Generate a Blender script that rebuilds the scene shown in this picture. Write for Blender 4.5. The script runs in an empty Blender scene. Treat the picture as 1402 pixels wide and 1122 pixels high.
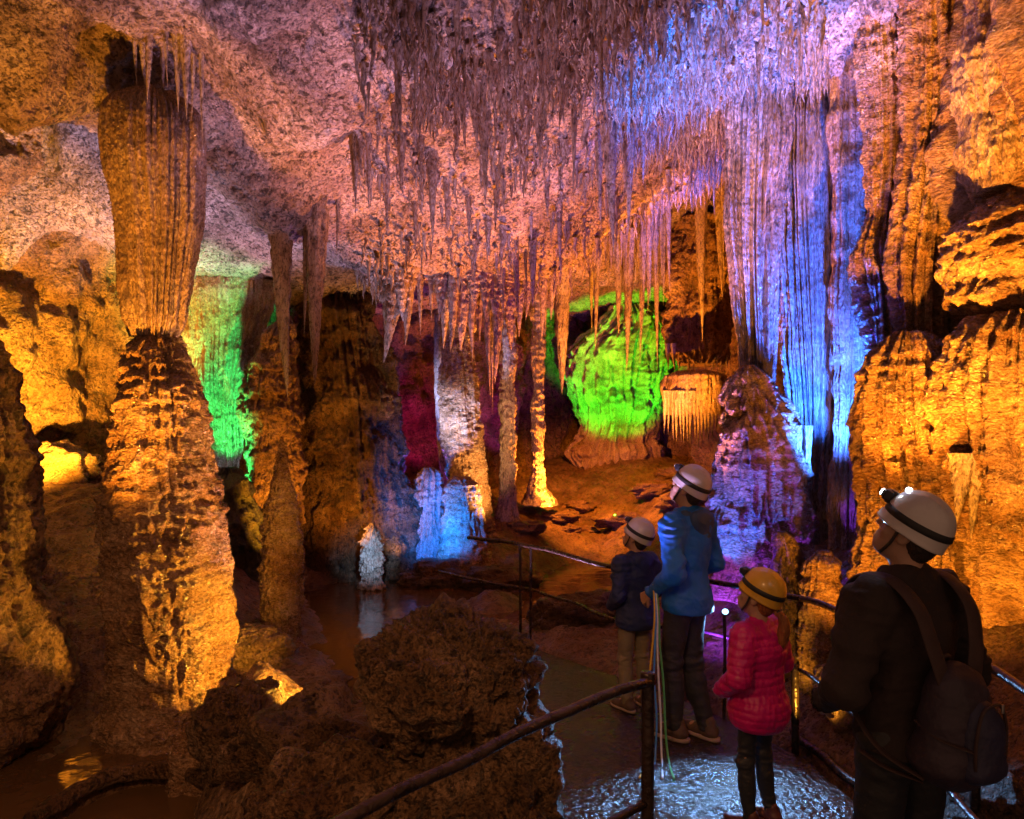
import bpy, math, random
import numpy as np
from mathutils import Vector, Matrix

random.seed(5)
rng = np.random.default_rng(11)
scene = bpy.context.scene
COL = scene.collection
EYE = 1.97

def P(px, py, d):
    """point seen at photo pixel (px, py), d metres in front of the camera"""
    return np.array([(px - 701.0) * d / 1000.0, d, EYE - (py - 595.0) * d / 1000.0])

# ------------------------------------------------------------------ noise
_prng = np.random.default_rng(1234)
_perm = np.concatenate([_prng.permutation(256)] * 3).astype(np.int32)
_g = _prng.normal(size=(256, 3)); _g /= np.linalg.norm(_g, axis=1)[:, None]
_g = _g.astype(np.float32)

def noise(p):
    p = np.asarray(p, np.float32)
    i = np.floor(p).astype(np.int32); f = p - i
    i &= 255
    u = f * f * f * (f * (f * 6 - 15) + 10)
    out = np.zeros(len(p), np.float32)
    for dx in (0, 1):
        wx = u[:, 0] if dx else 1 - u[:, 0]
        for dy in (0, 1):
            wy = u[:, 1] if dy else 1 - u[:, 1]
            for dz in (0, 1):
                wz = u[:, 2] if dz else 1 - u[:, 2]
                h = _perm[_perm[_perm[(i[:, 0] + dx) & 255] + ((i[:, 1] + dy) & 255)] + ((i[:, 2] + dz) & 255)]
                g = _g[h]
                dot = g[:, 0] * (f[:, 0] - dx) + g[:, 1] * (f[:, 1] - dy) + g[:, 2] * (f[:, 2] - dz)
                out += wx * wy * wz * dot
    return out * 1.5

def fbm(p, octs=4, gain=0.5):
    p = np.asarray(p, np.float32)
    s = np.zeros(len(p), np.float32); a = 1.0
    for k in range(octs):
        s += a * noise(p + 17.3 * k); p = p * 2.03; a *= gain
    return s

def ridge(p, octs=3, gain=0.5):
    p = np.asarray(p, np.float32)
    s = np.zeros(len(p), np.float32); a = 1.0
    for k in range(octs):
        s += a * (0.5 - np.abs(noise(p + 9.1 * k))); p = p * 2.1; a *= gain
    return s

def sstep(a, b, x):
    t = np.clip((x - a) / (b - a), 0, 1)
    return t * t * (3 - 2 * t)

# ------------------------------------------------------------------ mesh helpers
def new_mesh(name, V, Q, T=None, smooth=True):
    me = bpy.data.meshes.new(name)
    V = np.ascontiguousarray(V, np.float32)
    Q = np.asarray(Q, np.int32).reshape(-1, 4)
    T = np.zeros((0, 3), np.int32) if T is None else np.asarray(T, np.int32).reshape(-1, 3)
    nq, nt = len(Q), len(T)
    me.vertices.add(len(V)); me.vertices.foreach_set("co", V.ravel())
    me.loops.add(nq * 4 + nt * 3)
    me.loops.foreach_set("vertex_index", np.concatenate([Q.ravel(), T.ravel()]).astype(np.int32))
    me.polygons.add(nq + nt)
    st = np.concatenate([np.arange(nq) * 4, nq * 4 + np.arange(nt) * 3]).astype(np.int32)
    me.polygons.foreach_set("loop_start", st)
    me.polygons.foreach_set("use_smooth", np.full(nq + nt, smooth))
    me.update(calc_edges=True)
    me.validate()
    return me

def normals_of(me):
    n = np.zeros(len(me.vertices) * 3, np.float32)
    me.vertices.foreach_get("normal", n)
    return n.reshape(-1, 3)

def grid_quads(nu, nv, close_u=False, flip=False):
    iu = np.arange(nu if close_u else nu - 1); iv = np.arange(nv - 1)
    A, B = np.meshgrid(iu, iv, indexing="ij")
    A2 = (A + 1) % nu
    q = np.stack([A * nv + B, A2 * nv + B, A2 * nv + B + 1, A * nv + B + 1], -1).reshape(-1, 4)
    return q[:, ::-1] if flip else q

def link(name, me, mat=None, parent=None, loc=(0, 0, 0)):
    o = bpy.data.objects.new(name, me)
    COL.objects.link(o)
    if mat is not None:
        if len(me.materials) == 0:
            me.materials.append(mat)
    o.location = loc
    if parent is not None:
        o.parent = parent
    return o

def tag(o, label=None, cat=None, group=None, kind=None):
    if label: o["label"] = label
    if cat: o["category"] = cat
    if group: o["group"] = group
    if kind: o["kind"] = kind
    return o

def empty(name, loc, rz=0.0):
    o = bpy.data.objects.new(name, None); COL.objects.link(o)
    o.location = loc; o.rotation_euler = (0, 0, rz); o.empty_display_size = 0.1
    return o

def merge(parts):
    """join several (V, Q, T) into one"""
    Vs, Qs, Ts, n = [], [], [], 0
    for V, Q, T in parts:
        Vs.append(V)
        if Q is not None and len(Q): Qs.append(np.asarray(Q) + n)
        if T is not None and len(T): Ts.append(np.asarray(T) + n)
        n += len(V)
    return (np.concatenate(Vs), np.concatenate(Qs) if Qs else np.zeros((0, 4), int),
            np.concatenate(Ts) if Ts else np.zeros((0, 3), int))

def smooth_path(pts, n=60):
    pts = np.asarray(pts, float)
    if len(pts) == 2:
        t = np.linspace(0, 1, n)[:, None]
        return pts[0] * (1 - t) + pts[1] * t
    seg = np.concatenate([[0], np.cumsum(np.linalg.norm(np.diff(pts, axis=0), axis=1))])
    t = np.linspace(0, seg[-1], n)
    m = np.gradient(pts, seg, axis=0)
    k = np.clip(np.searchsorted(seg, t, side="right") - 1, 0, len(pts) - 2)
    h = (seg[k + 1] - seg[k])[:, None]; u = ((t - seg[k]) / h[:, 0])[:, None]
    h00 = 2 * u**3 - 3 * u**2 + 1; h10 = u**3 - 2 * u**2 + u; h01 = -2 * u**3 + 3 * u**2; h11 = u**3 - u**2
    return h00 * pts[k] + h10 * h * m[k] + h01 * pts[k + 1] + h11 * h * m[k + 1]

def tube(pts, r, seg=10, n=None, rough=0.0, flat=None, wob=0.0):
    """(V,Q,T) of a capped tube along a smooth path; r number or list over the path"""
    pts = smooth_path(pts, n or max(8, 8 * len(pts)))
    n = len(pts)
    if wob: pts = pts + wob * np.stack([noise(pts * 3 + 5), noise(pts * 3 + 25), noise(pts * 3 + 45)], -1)
    rr = np.interp(np.linspace(0, 1, n), np.linspace(0, 1, len(np.atleast_1d(r))), np.atleast_1d(r))
    tan = np.gradient(pts, axis=0); tan /= np.linalg.norm(tan, axis=1)[:, None] + 1e-9
    up = np.array([0, 0, 1.0]) if abs(tan[0, 2]) < 0.9 else np.array([0, 1.0, 0])
    a = np.linspace(0, 2 * np.pi, seg, endpoint=False)
    V = []
    for i in range(n):
        s = np.cross(tan[i], up); s /= np.linalg.norm(s) + 1e-9
        w = np.cross(s, tan[i])
        up = w
        fw, fh = flat if flat else (1, 1)
        V.append(pts[i] + rr[i] * (np.cos(a)[:, None] * s * fw + np.sin(a)[:, None] * w * fh))
    V = np.array(V)                                            # n, seg, 3
    V = V.transpose(1, 0, 2).reshape(-1, 3)                    # seg, n
    if rough:
        c = np.tile(pts, (seg, 1)); d = V - c
        V = c + d * (1 + rough * noise(V * 40)[:, None])
    Q = grid_quads(seg, n, True)
    Vc = np.concatenate([V, pts[:1], pts[-1:]])
    i0, i1 = len(V), len(V) + 1
    k = np.arange(seg); k2 = (k + 1) % seg
    T = np.concatenate([np.stack([k2 * n, k * n, np.full(seg, i0)], -1), np.stack([k * n + n - 1, k2 * n + n - 1, np.full(seg, i1)], -1)])
    return Vc, Q, T

def rbox(cx, cy, cz, sx, sy, sz, b=0.01, R=None):
    """rounded box as (V,Q,T)"""
    n = 7
    t = np.linspace(-1, 1, n)
    fs = []
    for ax in range(3):
        for s in (-1, 1):
            A, B = np.meshgrid(t, t, indexing="ij")
            v = np.zeros((n * n, 3)); v[:, ax] = s
            v[:, (ax + 1) % 3] = A.ravel(); v[:, (ax + 2) % 3] = B.ravel()
            fs.append((v, grid_quads(n, n, flip=(s < 0)), None))
    V, Q, T = merge(fs)
    half = np.array([sx, sy, sz]) / 2
    # snap inner samples toward the bevel
    core = half - b
    p = np.sign(V) * np.where(np.abs(V) > 0.99, half, np.minimum(np.abs(V) * half * 1.2, core))
    q = np.clip(p, -core, core); d = p - q
    L = np.linalg.norm(d, axis=1)[:, None]
    p = q + np.where(L > 1e-9, d / np.maximum(L, 1e-9) * b, 0)
    if R is not None: p = p @ np.asarray(R).T
    return p + np.array([cx, cy, cz]), Q, T

def revolve(prof, seg=40, close=True):
    """prof list of (r,z) -> (V,Q,T), z axis"""
    prof = np.asarray(prof, float)
    a = np.linspace(0, 2 * np.pi, seg, endpoint=False)
    V = np.stack([np.cos(a)[:, None] * prof[None, :, 0], np.sin(a)[:, None] * prof[None, :, 0],
                  np.tile(prof[:, 1], (seg, 1))], -1).reshape(-1, 3)
    return V, grid_quads(seg, len(prof), True), None

def M(name, parts, smooth=True):
    V, Q, T = merge(parts) if isinstance(parts, list) else parts
    return new_mesh(name, V, Q, T, smooth)

# ------------------------------------------------------------------ signed distance fields -> surface nets
class Field:
    def __init__(s, lo, hi, h):
        s.lo = np.asarray(lo, np.float32); s.h = h
        s.n = np.ceil((np.asarray(hi) - s.lo) / h).astype(int) + 1
        s.ax = [s.lo[i] + h * np.arange(s.n[i], dtype=np.float32) for i in range(3)]
        s.f = np.full(tuple(s.n), 0.3, np.float32)
    def win(s, lo, hi):
        sl = []
        for i in range(3):
            a = int(np.clip(np.floor((lo[i] - s.lo[i]) / s.h), 0, s.n[i])); b = int(np.clip(np.ceil((hi[i] - s.lo[i]) / s.h) + 1, 0, s.n[i]))
            sl.append(slice(a, b))
        X = s.ax[0][sl[0]][:, None, None]; Y = s.ax[1][sl[1]][None, :, None]; Z = s.ax[2][sl[2]][None, None, :]
        return tuple(sl), X, Y, Z
    def put(s, sl, d, k, sub=False):
        f = s.f[sl]
        if sub:
            d = -d; hh = np.maximum(k - np.abs(f - d), 0) / k
            s.f[sl] = np.maximum(f, d) + hh * hh * k * 0.25
        else:
            hh = np.maximum(k - np.abs(f - d), 0) / k
            s.f[sl] = np.minimum(f, d) - hh * hh * k * 0.25
    def cap(s, a, b, ra, rb=None, k=0.02, sub=False):
        rb = ra if rb is None else rb
        a = np.asarray(a, np.float32); b = np.asarray(b, np.float32); m = max(ra, rb) + k + 3 * s.h
        sl, X, Y, Z = s.win(np.minimum(a, b) - m, np.maximum(a, b) + m)
        ba = b - a; L2 = float(ba @ ba) + 1e-12
        t = np.clip(((X - a[0]) * ba[0] + (Y - a[1]) * ba[1] + (Z - a[2]) * ba[2]) / L2, 0, 1)
        d = np.sqrt((X - a[0] - t * ba[0])**2 + (Y - a[1] - t * ba[1])**2 + (Z - a[2] - t * ba[2])**2) - (ra + (rb - ra) * t)
        s.put(sl, d, k, sub)
    def ell(s, c, r, R=None, k=0.02, sub=False):
        c = np.asarray(c, np.float32); r = np.asarray(r, np.float32); m = float(r.max()) + k + 3 * s.h
        sl, X, Y, Z = s.win(c - m, c + m)
        x, y, z = X - c[0], Y - c[1], Z - c[2]
        if R is not None:
            R = np.asarray(R, np.float32)
            x, y, z = (R[0, 0] * x + R[1, 0] * y + R[2, 0] * z, R[0, 1] * x + R[1, 1] * y + R[2, 1] * z, R[0, 2] * x + R[1, 2] * y + R[2, 2] * z)
        k0 = np.sqrt((x / r[0])**2 + (y / r[1])**2 + (z / r[2])**2)
        k1 = np.sqrt((x / r[0]**2)**2 + (y / r[1]**2)**2 + (z / r[2]**2)**2) + 1e-9
        s.put(sl, k0 * (k0 - 1) / k1, k, sub)
    def plane_cut(s, n, off, k=0.004):
        """keep where n.p < off"""
        X, Y, Z = s.ax[0][:, None, None], s.ax[1][None, :, None], s.ax[2][None, None, :]
        d = n[0] * X + n[1] * Y + n[2] * Z - off
        s.f = np.maximum(s.f, d)
    def mesh(s):
        f = s.f
        f[0], f[-1], f[:, 0], f[:, -1], f[:, :, 0], f[:, :, -1] = 1, 1, 1, 1, 1, 1
        neg = f < 0
        cnt = np.zeros(tuple(s.n - 1), np.int8)
        for dx in (0, 1):
            for dy in (0, 1):
                for dz in (0, 1):
                    cnt += neg[dx:dx + s.n[0] - 1, dy:dy + s.n[1] - 1, dz:dz + s.n[2] - 1]
        cells = np.argwhere((cnt > 0) & (cnt < 8))
        idx = np.full(tuple(s.n - 1), -1, np.int32)
        idx[tuple(cells.T)] = np.arange(len(cells))
        corner = [(0, 0, 0), (1, 0, 0), (0, 1, 0), (1, 1, 0), (0, 0, 1), (1, 0, 1), (0, 1, 1), (1, 1, 1)]
        fv = np.stack([f[cells[:, 0] + c[0], cells[:, 1] + c[1], cells[:, 2] + c[2]] for c in corner], -1)
        acc = np.zeros((len(cells), 3), np.float32); num = np.zeros(len(cells), np.float32)
        for i in range(8):
            for j in range(i + 1, 8):
                a, b = np.array(corner[i]), np.array(corner[j])
                if np.abs(a - b).sum() != 1: continue
                m = (fv[:, i] < 0) != (fv[:, j] < 0)
                t = np.where(m, fv[:, i] / (fv[:, i] - fv[:, j] + 1e-20), 0)
                acc += np.where(m[:, None], a + t[:, None] * (b - a), 0); num += m
        V = s.lo + s.h * (cells + acc / num[:, None])
        Q = []
        for axis in range(3):
            a = [slice(None)] * 3; b = [slice(None)] * 3
            a[axis] = slice(0, -1); b[axis] = slice(1, None)
            na, nb = neg[tuple(a)], neg[tuple(b)]
            e = np.argwhere(na != nb)
            u, v = (axis + 1) % 3, (axis + 2) % 3
            ok = (e[:, u] > 0) & (e[:, v] > 0) & (e[:, u] < s.n[u] - 1) & (e[:, v] < s.n[v] - 1)
            e = e[ok]
            def cell(du, dv):
                c = e.copy(); c[:, u] += du; c[:, v] += dv
                return idx[c[:, 0], c[:, 1], c[:, 2]]
            q = np.stack([cell(-1, -1), cell(0, -1), cell(0, 0), cell(-1, 0)], -1)
            flip = ~na[e[:, 0], e[:, 1], e[:, 2]]
            q[flip] = q[flip][:, ::-1]
            Q.append(q)
        return V, np.concatenate(Q), None

def relax(V, Q, it=2, lam=0.5):
    V = V.copy(); n = len(V)
    e = np.concatenate([Q[:, [0, 1]], Q[:, [1, 2]], Q[:, [2, 3]], Q[:, [3, 0]]])
    for _ in range(it):
        acc = np.stack([np.bincount(e[:, 0], V[e[:, 1], i], n) + np.bincount(e[:, 1], V[e[:, 0], i], n) for i in range(3)], -1)
        c = np.bincount(e[:, 0], minlength=n) + np.bincount(e[:, 1], minlength=n)
        V += lam * (acc / np.maximum(c, 1)[:, None] - V)
    return V

# ------------------------------------------------------------------ materials
def nd(nt, typ, **kw):
    n = nt.nodes.new(typ)
    for k, v in kw.items():
        if k.startswith("i_"): n.inputs[k[2:].replace("_", " ")].default_value = v
        else: setattr(n, k, v)
    return n

def rock_mat(name, dark, mid, light, scale=1.0, stretch=(1, 1, 1), rough=(0.3, 0.6), bump=0.05, pits=0.6, fine=1.0, spec=0.5, stain=0.8):
    m = bpy.data.materials.new(name); m.use_nodes = True
    nt = m.node_tree; L = nt.links
    bs = nt.nodes["Principled BSDF"]
    geo = nd(nt, "ShaderNodeNewGeometry")
    mp = nd(nt, "ShaderNodeMapping"); mp.inputs["Scale"].default_value = [scale * s for s in stretch]
    L.new(geo.outputs["Position"], mp.inputs["Vector"])
    n1 = nd(nt, "ShaderNodeTexNoise"); n1.inputs["Scale"].default_value = 2.2; n1.inputs["Detail"].default_value = 9; n1.inputs["Roughness"].default_value = 0.68
    n2 = nd(nt, "ShaderNodeTexNoise"); n2.inputs["Scale"].default_value = 13; n2.inputs["Detail"].default_value = 8; n2.inputs["Roughness"].default_value = 0.65; n2.inputs["Distortion"].default_value = 0.15
    n3 = nd(nt, "ShaderNodeTexNoise"); n3.inputs["Scale"].default_value = 42 * fine; n3.inputs["Detail"].default_value = 5; n3.inputs["Roughness"].default_value = 0.6
    vo = nd(nt, "ShaderNodeTexVoronoi"); vo.inputs["Scale"].default_value = 26 * fine; vo.feature = "SMOOTH_F1"; vo.inputs["Smoothness"].default_value = 0.5
    for n in (n1, n2, n3): L.new(mp.outputs[0], n.inputs["Vector"])
    # voronoi warped by noise so that no cell pattern shows
    wa = nd(nt, "ShaderNodeVectorMath", operation="MULTIPLY_ADD"); wa.inputs[1].default_value = (0.12, 0.12, 0.12)
    L.new(n2.outputs["Color"], wa.inputs[0]); L.new(mp.outputs[0], wa.inputs[2]); L.new(wa.outputs[0], vo.inputs["Vector"])
    cr = nd(nt, "ShaderNodeValToRGB"); e = cr.color_ramp.elements
    e[0].position = 0.3; e[0].color = (*dark, 1); e[1].position = 0.68; e[1].color = (*light, 1)
    x = cr.color_ramp.elements.new(0.5); x.color = (*mid, 1)
    L.new(n1.outputs["Fac"], cr.inputs["Fac"])
    # small pits and dirt
    cp = nd(nt, "ShaderNodeValToRGB"); ep = cp.color_ramp.elements
    ep[0].position = 0.40; ep[0].color = (1 - pits, 1 - pits, 1 - pits, 1); ep[1].position = 0.47; ep[1].color = (1, 1, 1, 1)
    L.new(n2.outputs["Fac"], cp.inputs["Fac"])
    cf = nd(nt, "ShaderNodeValToRGB"); ef = cf.color_ramp.elements; g = 1 - 0.85 * pits
    ef[0].position = 0.40; ef[0].color = (g, g, g, 1); ef[1].position = 0.49; ef[1].color = (1, 1, 1, 1)
    L.new(n3.outputs["Fac"], cf.inputs["Fac"])
    my = nd(nt, "ShaderNodeMixRGB", blend_type="MULTIPLY"); my.inputs["Fac"].default_value = 1
    L.new(cr.outputs[0], my.inputs["Color1"]); L.new(cf.outputs[0], my.inputs["Color2"])
    mx = nd(nt, "ShaderNodeMixRGB", blend_type="MULTIPLY"); mx.inputs["Fac"].default_value = 1
    L.new(my.outputs[0], mx.inputs["Color1"]); L.new(cp.outputs[0], mx.inputs["Color2"])
    # broad rust and clay stains
    n0 = nd(nt, "ShaderNodeTexNoise"); n0.inputs["Scale"].default_value = 0.9; n0.inputs["Detail"].default_value = 6; n0.inputs["Roughness"].default_value = 0.6
    L.new(mp.outputs[0], n0.inputs["Vector"])
    c0 = nd(nt, "ShaderNodeValToRGB"); e0 = c0.color_ramp.elements
    e0[0].position = 0.36; e0[0].color = (0.62, 0.42, 0.26, 1); e0[1].position = 0.6; e0[1].color = (1.08, 1.0, 0.98, 1)
    L.new(n0.outputs["Fac"], c0.inputs["Fac"])
    m0 = nd(nt, "ShaderNodeMixRGB", blend_type="MULTIPLY"); m0.inputs["Fac"].default_value = stain
    L.new(mx.outputs[0], m0.inputs["Color1"]); L.new(c0.outputs[0], m0.inputs["Color2"])
    L.new(m0.outputs[0], bs.inputs["Base Color"])
    mr = nd(nt, "ShaderNodeMapRange"); mr.inputs["From Min"].default_value = 0.35; mr.inputs["From Max"].default_value = 0.65
    mr.inputs["To Min"].default_value = rough[0]; mr.inputs["To Max"].default_value = rough[1]
    L.new(n3.outputs["Fac"], mr.inputs["Value"]); L.new(mr.outputs[0], bs.inputs["Roughness"])
    bs.inputs["Specular IOR Level"].default_value = spec
    # height
    a = nd(nt, "ShaderNodeMath", operation="MULTIPLY"); a.inputs[1].default_value = 1.0; L.new(n2.outputs["Fac"], a.inputs[0])
    b = nd(nt, "ShaderNodeMath", operation="MULTIPLY_ADD"); b.inputs[1].default_value = 0.35; L.new(n3.outputs["Fac"], b.inputs[0]); L.new(a.outputs[0], b.inputs[2])
    c = nd(nt, "ShaderNodeMath", operation="MULTIPLY_ADD"); c.inputs[1].default_value = -0.45; L.new(vo.outputs["Distance"], c.inputs[0]); L.new(b.outputs[0], c.inputs[2])
    bu = nd(nt, "ShaderNodeBump"); bu.inputs["Strength"].default_value = 1.0; bu.inputs["Distance"].default_value = bump
    L.new(c.outputs[0], bu.inputs["Height"]); L.new(bu.outputs[0], bs.inputs["Normal"])
    return m

def plain_mat(name, col, rough=0.5, metal=0.0, bump=0.0, bscale=60, var=0.25, vscale=8, spec=0.5, coat=0.0, emit=None, estr=0, coords="Object", stretch=(1, 1, 1), sheen=0):
    m = bpy.data.materials.new(name); m.use_nodes = True
    nt = m.node_tree; L = nt.links; bs = nt.nodes["Principled BSDF"]
    tc = nd(nt, "ShaderNodeTexCoord")
    mp = nd(nt, "ShaderNodeMapping"); mp.inputs["Scale"].default_value = stretch
    L.new(tc.outputs[coords], mp.inputs["Vector"])
    n = nd(nt, "ShaderNodeTexNoise"); n.inputs["Scale"].default_value = vscale; n.inputs["Detail"].default_value = 6
    L.new(mp.outputs[0], n.inputs["Vector"])
    cr = nd(nt, "ShaderNodeValToRGB"); e = cr.color_ramp.elements
    e[0].position = 0.3; e[0].color = (*[c * (1 - var) for c in col], 1); e[1].position = 0.7; e[1].color = (*[min(1, c * (1 + var)) for c in col], 1)
    L.new(n.outputs["Fac"], cr.inputs["Fac"]); L.new(cr.outputs[0], bs.inputs["Base Color"])
    mr = nd(nt, "ShaderNodeMapRange"); mr.inputs["To Min"].default_value = max(0.02, rough - 0.12); mr.inputs["To Max"].default_value = min(1, rough + 0.12)
    L.new(n.outputs["Fac"], mr.inputs["Value"]); L.new(mr.outputs[0], bs.inputs["Roughness"])
    bs.inputs["Metallic"].default_value = metal; bs.inputs["Specular IOR Level"].default_value = spec
    bs.inputs["Coat Weight"].default_value = coat
    if sheen: bs.inputs["Sheen Weight"].default_value = sheen
    if bump:
        nb = nd(nt, "ShaderNodeTexNoise"); nb.inputs["Scale"].default_value = bscale; nb.inputs["Detail"].default_value = 4
        L.new(mp.outputs[0], nb.inputs["Vector"])
        bu = nd(nt, "ShaderNodeBump"); bu.inputs["Distance"].default_value = bump; bu.inputs["Strength"].default_value = 1
        L.new(nb.outputs["Fac"], bu.inputs["Height"]); L.new(bu.outputs[0], bs.inputs["Normal"])
    if emit:
        bs.inputs["Emission Color"].default_value = (*emit, 1); bs.inputs["Emission Strength"].default_value = estr
    return m

MAT = {}
MAT["ceiling"] = rock_mat("ceiling_rock", (0.12, 0.07, 0.05), (0.40, 0.30, 0.25), (0.62, 0.52, 0.47), scale=1.0, rough=(0.3, 0.65), bump=0.09, pits=0.75, stain=0.4)
MAT["drip"] = rock_mat("dripstone", (0.26, 0.18, 0.13), (0.46, 0.36, 0.29), (0.62, 0.53, 0.46), scale=1.6, stretch=(1, 1, 0.45), rough=(0.18, 0.45), bump=0.03, pits=0.5, stain=0.4)
MAT["flow"] = rock_mat("flowstone", (0.16, 0.085, 0.04), (0.40, 0.25, 0.135), (0.58, 0.42, 0.28), scale=1.2, stretch=(1, 1, 1.7), rough=(0.08, 0.36), bump=0.055, pits=0.42, spec=0.7)
MAT["flute"] = rock_mat("fluted_stone", (0.25, 0.17, 0.11), (0.42, 0.31, 0.23), (0.56, 0.44, 0.35), scale=1.6, stretch=(1, 1, 0.6), rough=(0.10, 0.38), bump=0.04, pits=0.3, spec=0.7)
MAT["wall"] = rock_mat("wall_rock", (0.12, 0.065, 0.03), (0.34, 0.21, 0.11), (0.50, 0.36, 0.22), scale=1.0, rough=(0.35, 0.7), bump=0.09, pits=0.6)
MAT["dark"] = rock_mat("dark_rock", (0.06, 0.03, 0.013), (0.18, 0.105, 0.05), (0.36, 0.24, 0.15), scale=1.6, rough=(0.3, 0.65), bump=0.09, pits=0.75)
MAT["floor"] = rock_mat("floor_rock", (0.09, 0.05, 0.026), (0.22, 0.135, 0.075), (0.34, 0.23, 0.14), scale=1.2, rough=(0.25, 0.6), bump=0.05, pits=0.6)
MAT["veil"] = rock_mat("smooth_drapery", (0.30, 0.21, 0.16), (0.44, 0.35, 0.29), (0.58, 0.49, 0.43), scale=1.2, stretch=(1, 1, 0.5), rough=(0.12, 0.4), bump=0.035, pits=0.45, spec=0.6, stain=0.3)
MAT["mossy"] = rock_mat("mossy_rock", (0.03, 0.035, 0.01), (0.07, 0.09, 0.03), (0.16, 0.15, 0.06), scale=1.5, rough=(0.4, 0.7), bump=0.05)

# ------------------------------------------------------------------ rock builders
def rbf(pts):
    pts = np.array(pts, float); xy = pts[:, :2]; z = pts[:, 2]
    r = np.sqrt(((xy[:, None] - xy[None])**2).sum(-1) + 0.08)
    A = np.zeros((len(z) + 3, len(z) + 3)); n = len(z)
    A[:n, :n] = r + np.eye(n) * 0.03
    A[:n, n] = 1; A[:n, n + 1:] = xy; A[n, :n] = 1; A[n + 1:, :n] = xy.T
    w = np.linalg.solve(A, np.concatenate([z, [0, 0, 0]]))
    def f(x, y):
        x = np.asarray(x, float).ravel(); y = np.asarray(y, float).ravel()
        out = w[n] + w[n + 1] * x + w[n + 2] * y
        for i in range(n):
            out = out + w[i] * np.sqrt((x - xy[i, 0])**2 + (y - xy[i, 1])**2 + 0.08)
        return out
    return f

def hermite(t, y, x):
    m = np.gradient(y, t)
    k = np.clip(np.searchsorted(t, x, side="right") - 1, 0, len(t) - 2)
    h = t[k + 1] - t[k]; u = np.clip((x - t[k]) / h, 0, 1)
    return (2*u**3-3*u**2+1)*y[k] + (u**3-2*u**2+u)*h*m[k] + (-2*u**3+3*u**2)*y[k+1] + (u**3-u**2)*h*m[k+1]

def stone_disp(th, z, pos, R, flute=(0, 8), ledge=(0, 3), rough=(0.03, 3), small=(0.012, 14), drip=(0, 30), ripple=None, seed=0):
    d = np.zeros(len(z), np.float32)
    sx = seed * 3.7
    if flute[0]:
        n = flute[1] / 6.283
        q = np.stack([np.cos(th) * n + sx, np.sin(th) * n, z * 0.35], -1)
        d += flute[0] * (np.clip(np.abs(noise(q)) * 2.2, 0, 1)**0.6 - 0.6)
        q = np.stack([np.cos(th) * n * 2.7 + sx, np.sin(th) * n * 2.7, z * 0.5 + 4], -1)
        d += flute[0] * 0.45 * (np.clip(np.abs(noise(q)) * 2.2, 0, 1)**0.6 - 0.6)
    if ledge[0]:
        n = 4.0
        q = np.stack([np.cos(th) * 1.3 + sx, np.sin(th) * 1.3, z * 1.2], -1)
        q2 = np.stack([np.cos(th) * 7 + sx, np.sin(th) * 7, z * 1.5], -1)
        ph = z * ledge[1] + 1.5 * noise(q) + 0.55 * noise(q2)
        s = ph - np.floor(ph)
        amp = 0.6 + 0.6 * noise(np.stack([np.floor(ph) * 3.3 + sx, np.cos(th) * 1.5, np.sin(th) * 1.5], -1))
        prof = np.where(s < 0.12, s / 0.12, (1 - (s - 0.12) / 0.88)**1.3)
        fr = 1.0
        if drip[0]:
            q3 = np.stack([np.cos(th) * drip[1] / 6.283 + sx, np.sin(th) * drip[1] / 6.283, np.floor(ph) * 7.1], -1)
            fr = 0.7 + 0.6 * np.abs(noise(q3)) * drip[0]
        d += ledge[0] * (prof * fr - 0.35) * amp
    if ripple is None and ledge[0]: ripple = (0.040, 5.5)
    if ripple:
        wob = 0.5 * noise(pos * 2.5 + sx)[:, None]
        d += ripple[0] * (0.35 - 1.3 * np.abs(noise(pos * np.array([0.8, 0.8, 2.2]) * ripple[1] + wob + sx))) * (0.6 + 0.9 * noise(pos * 1.7 + 40))
    d += rough[0] * fbm(pos * rough[1] + sx, 3)
    d += small[0] * ridge(pos * small[1] + sx, 3)
    return d

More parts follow.
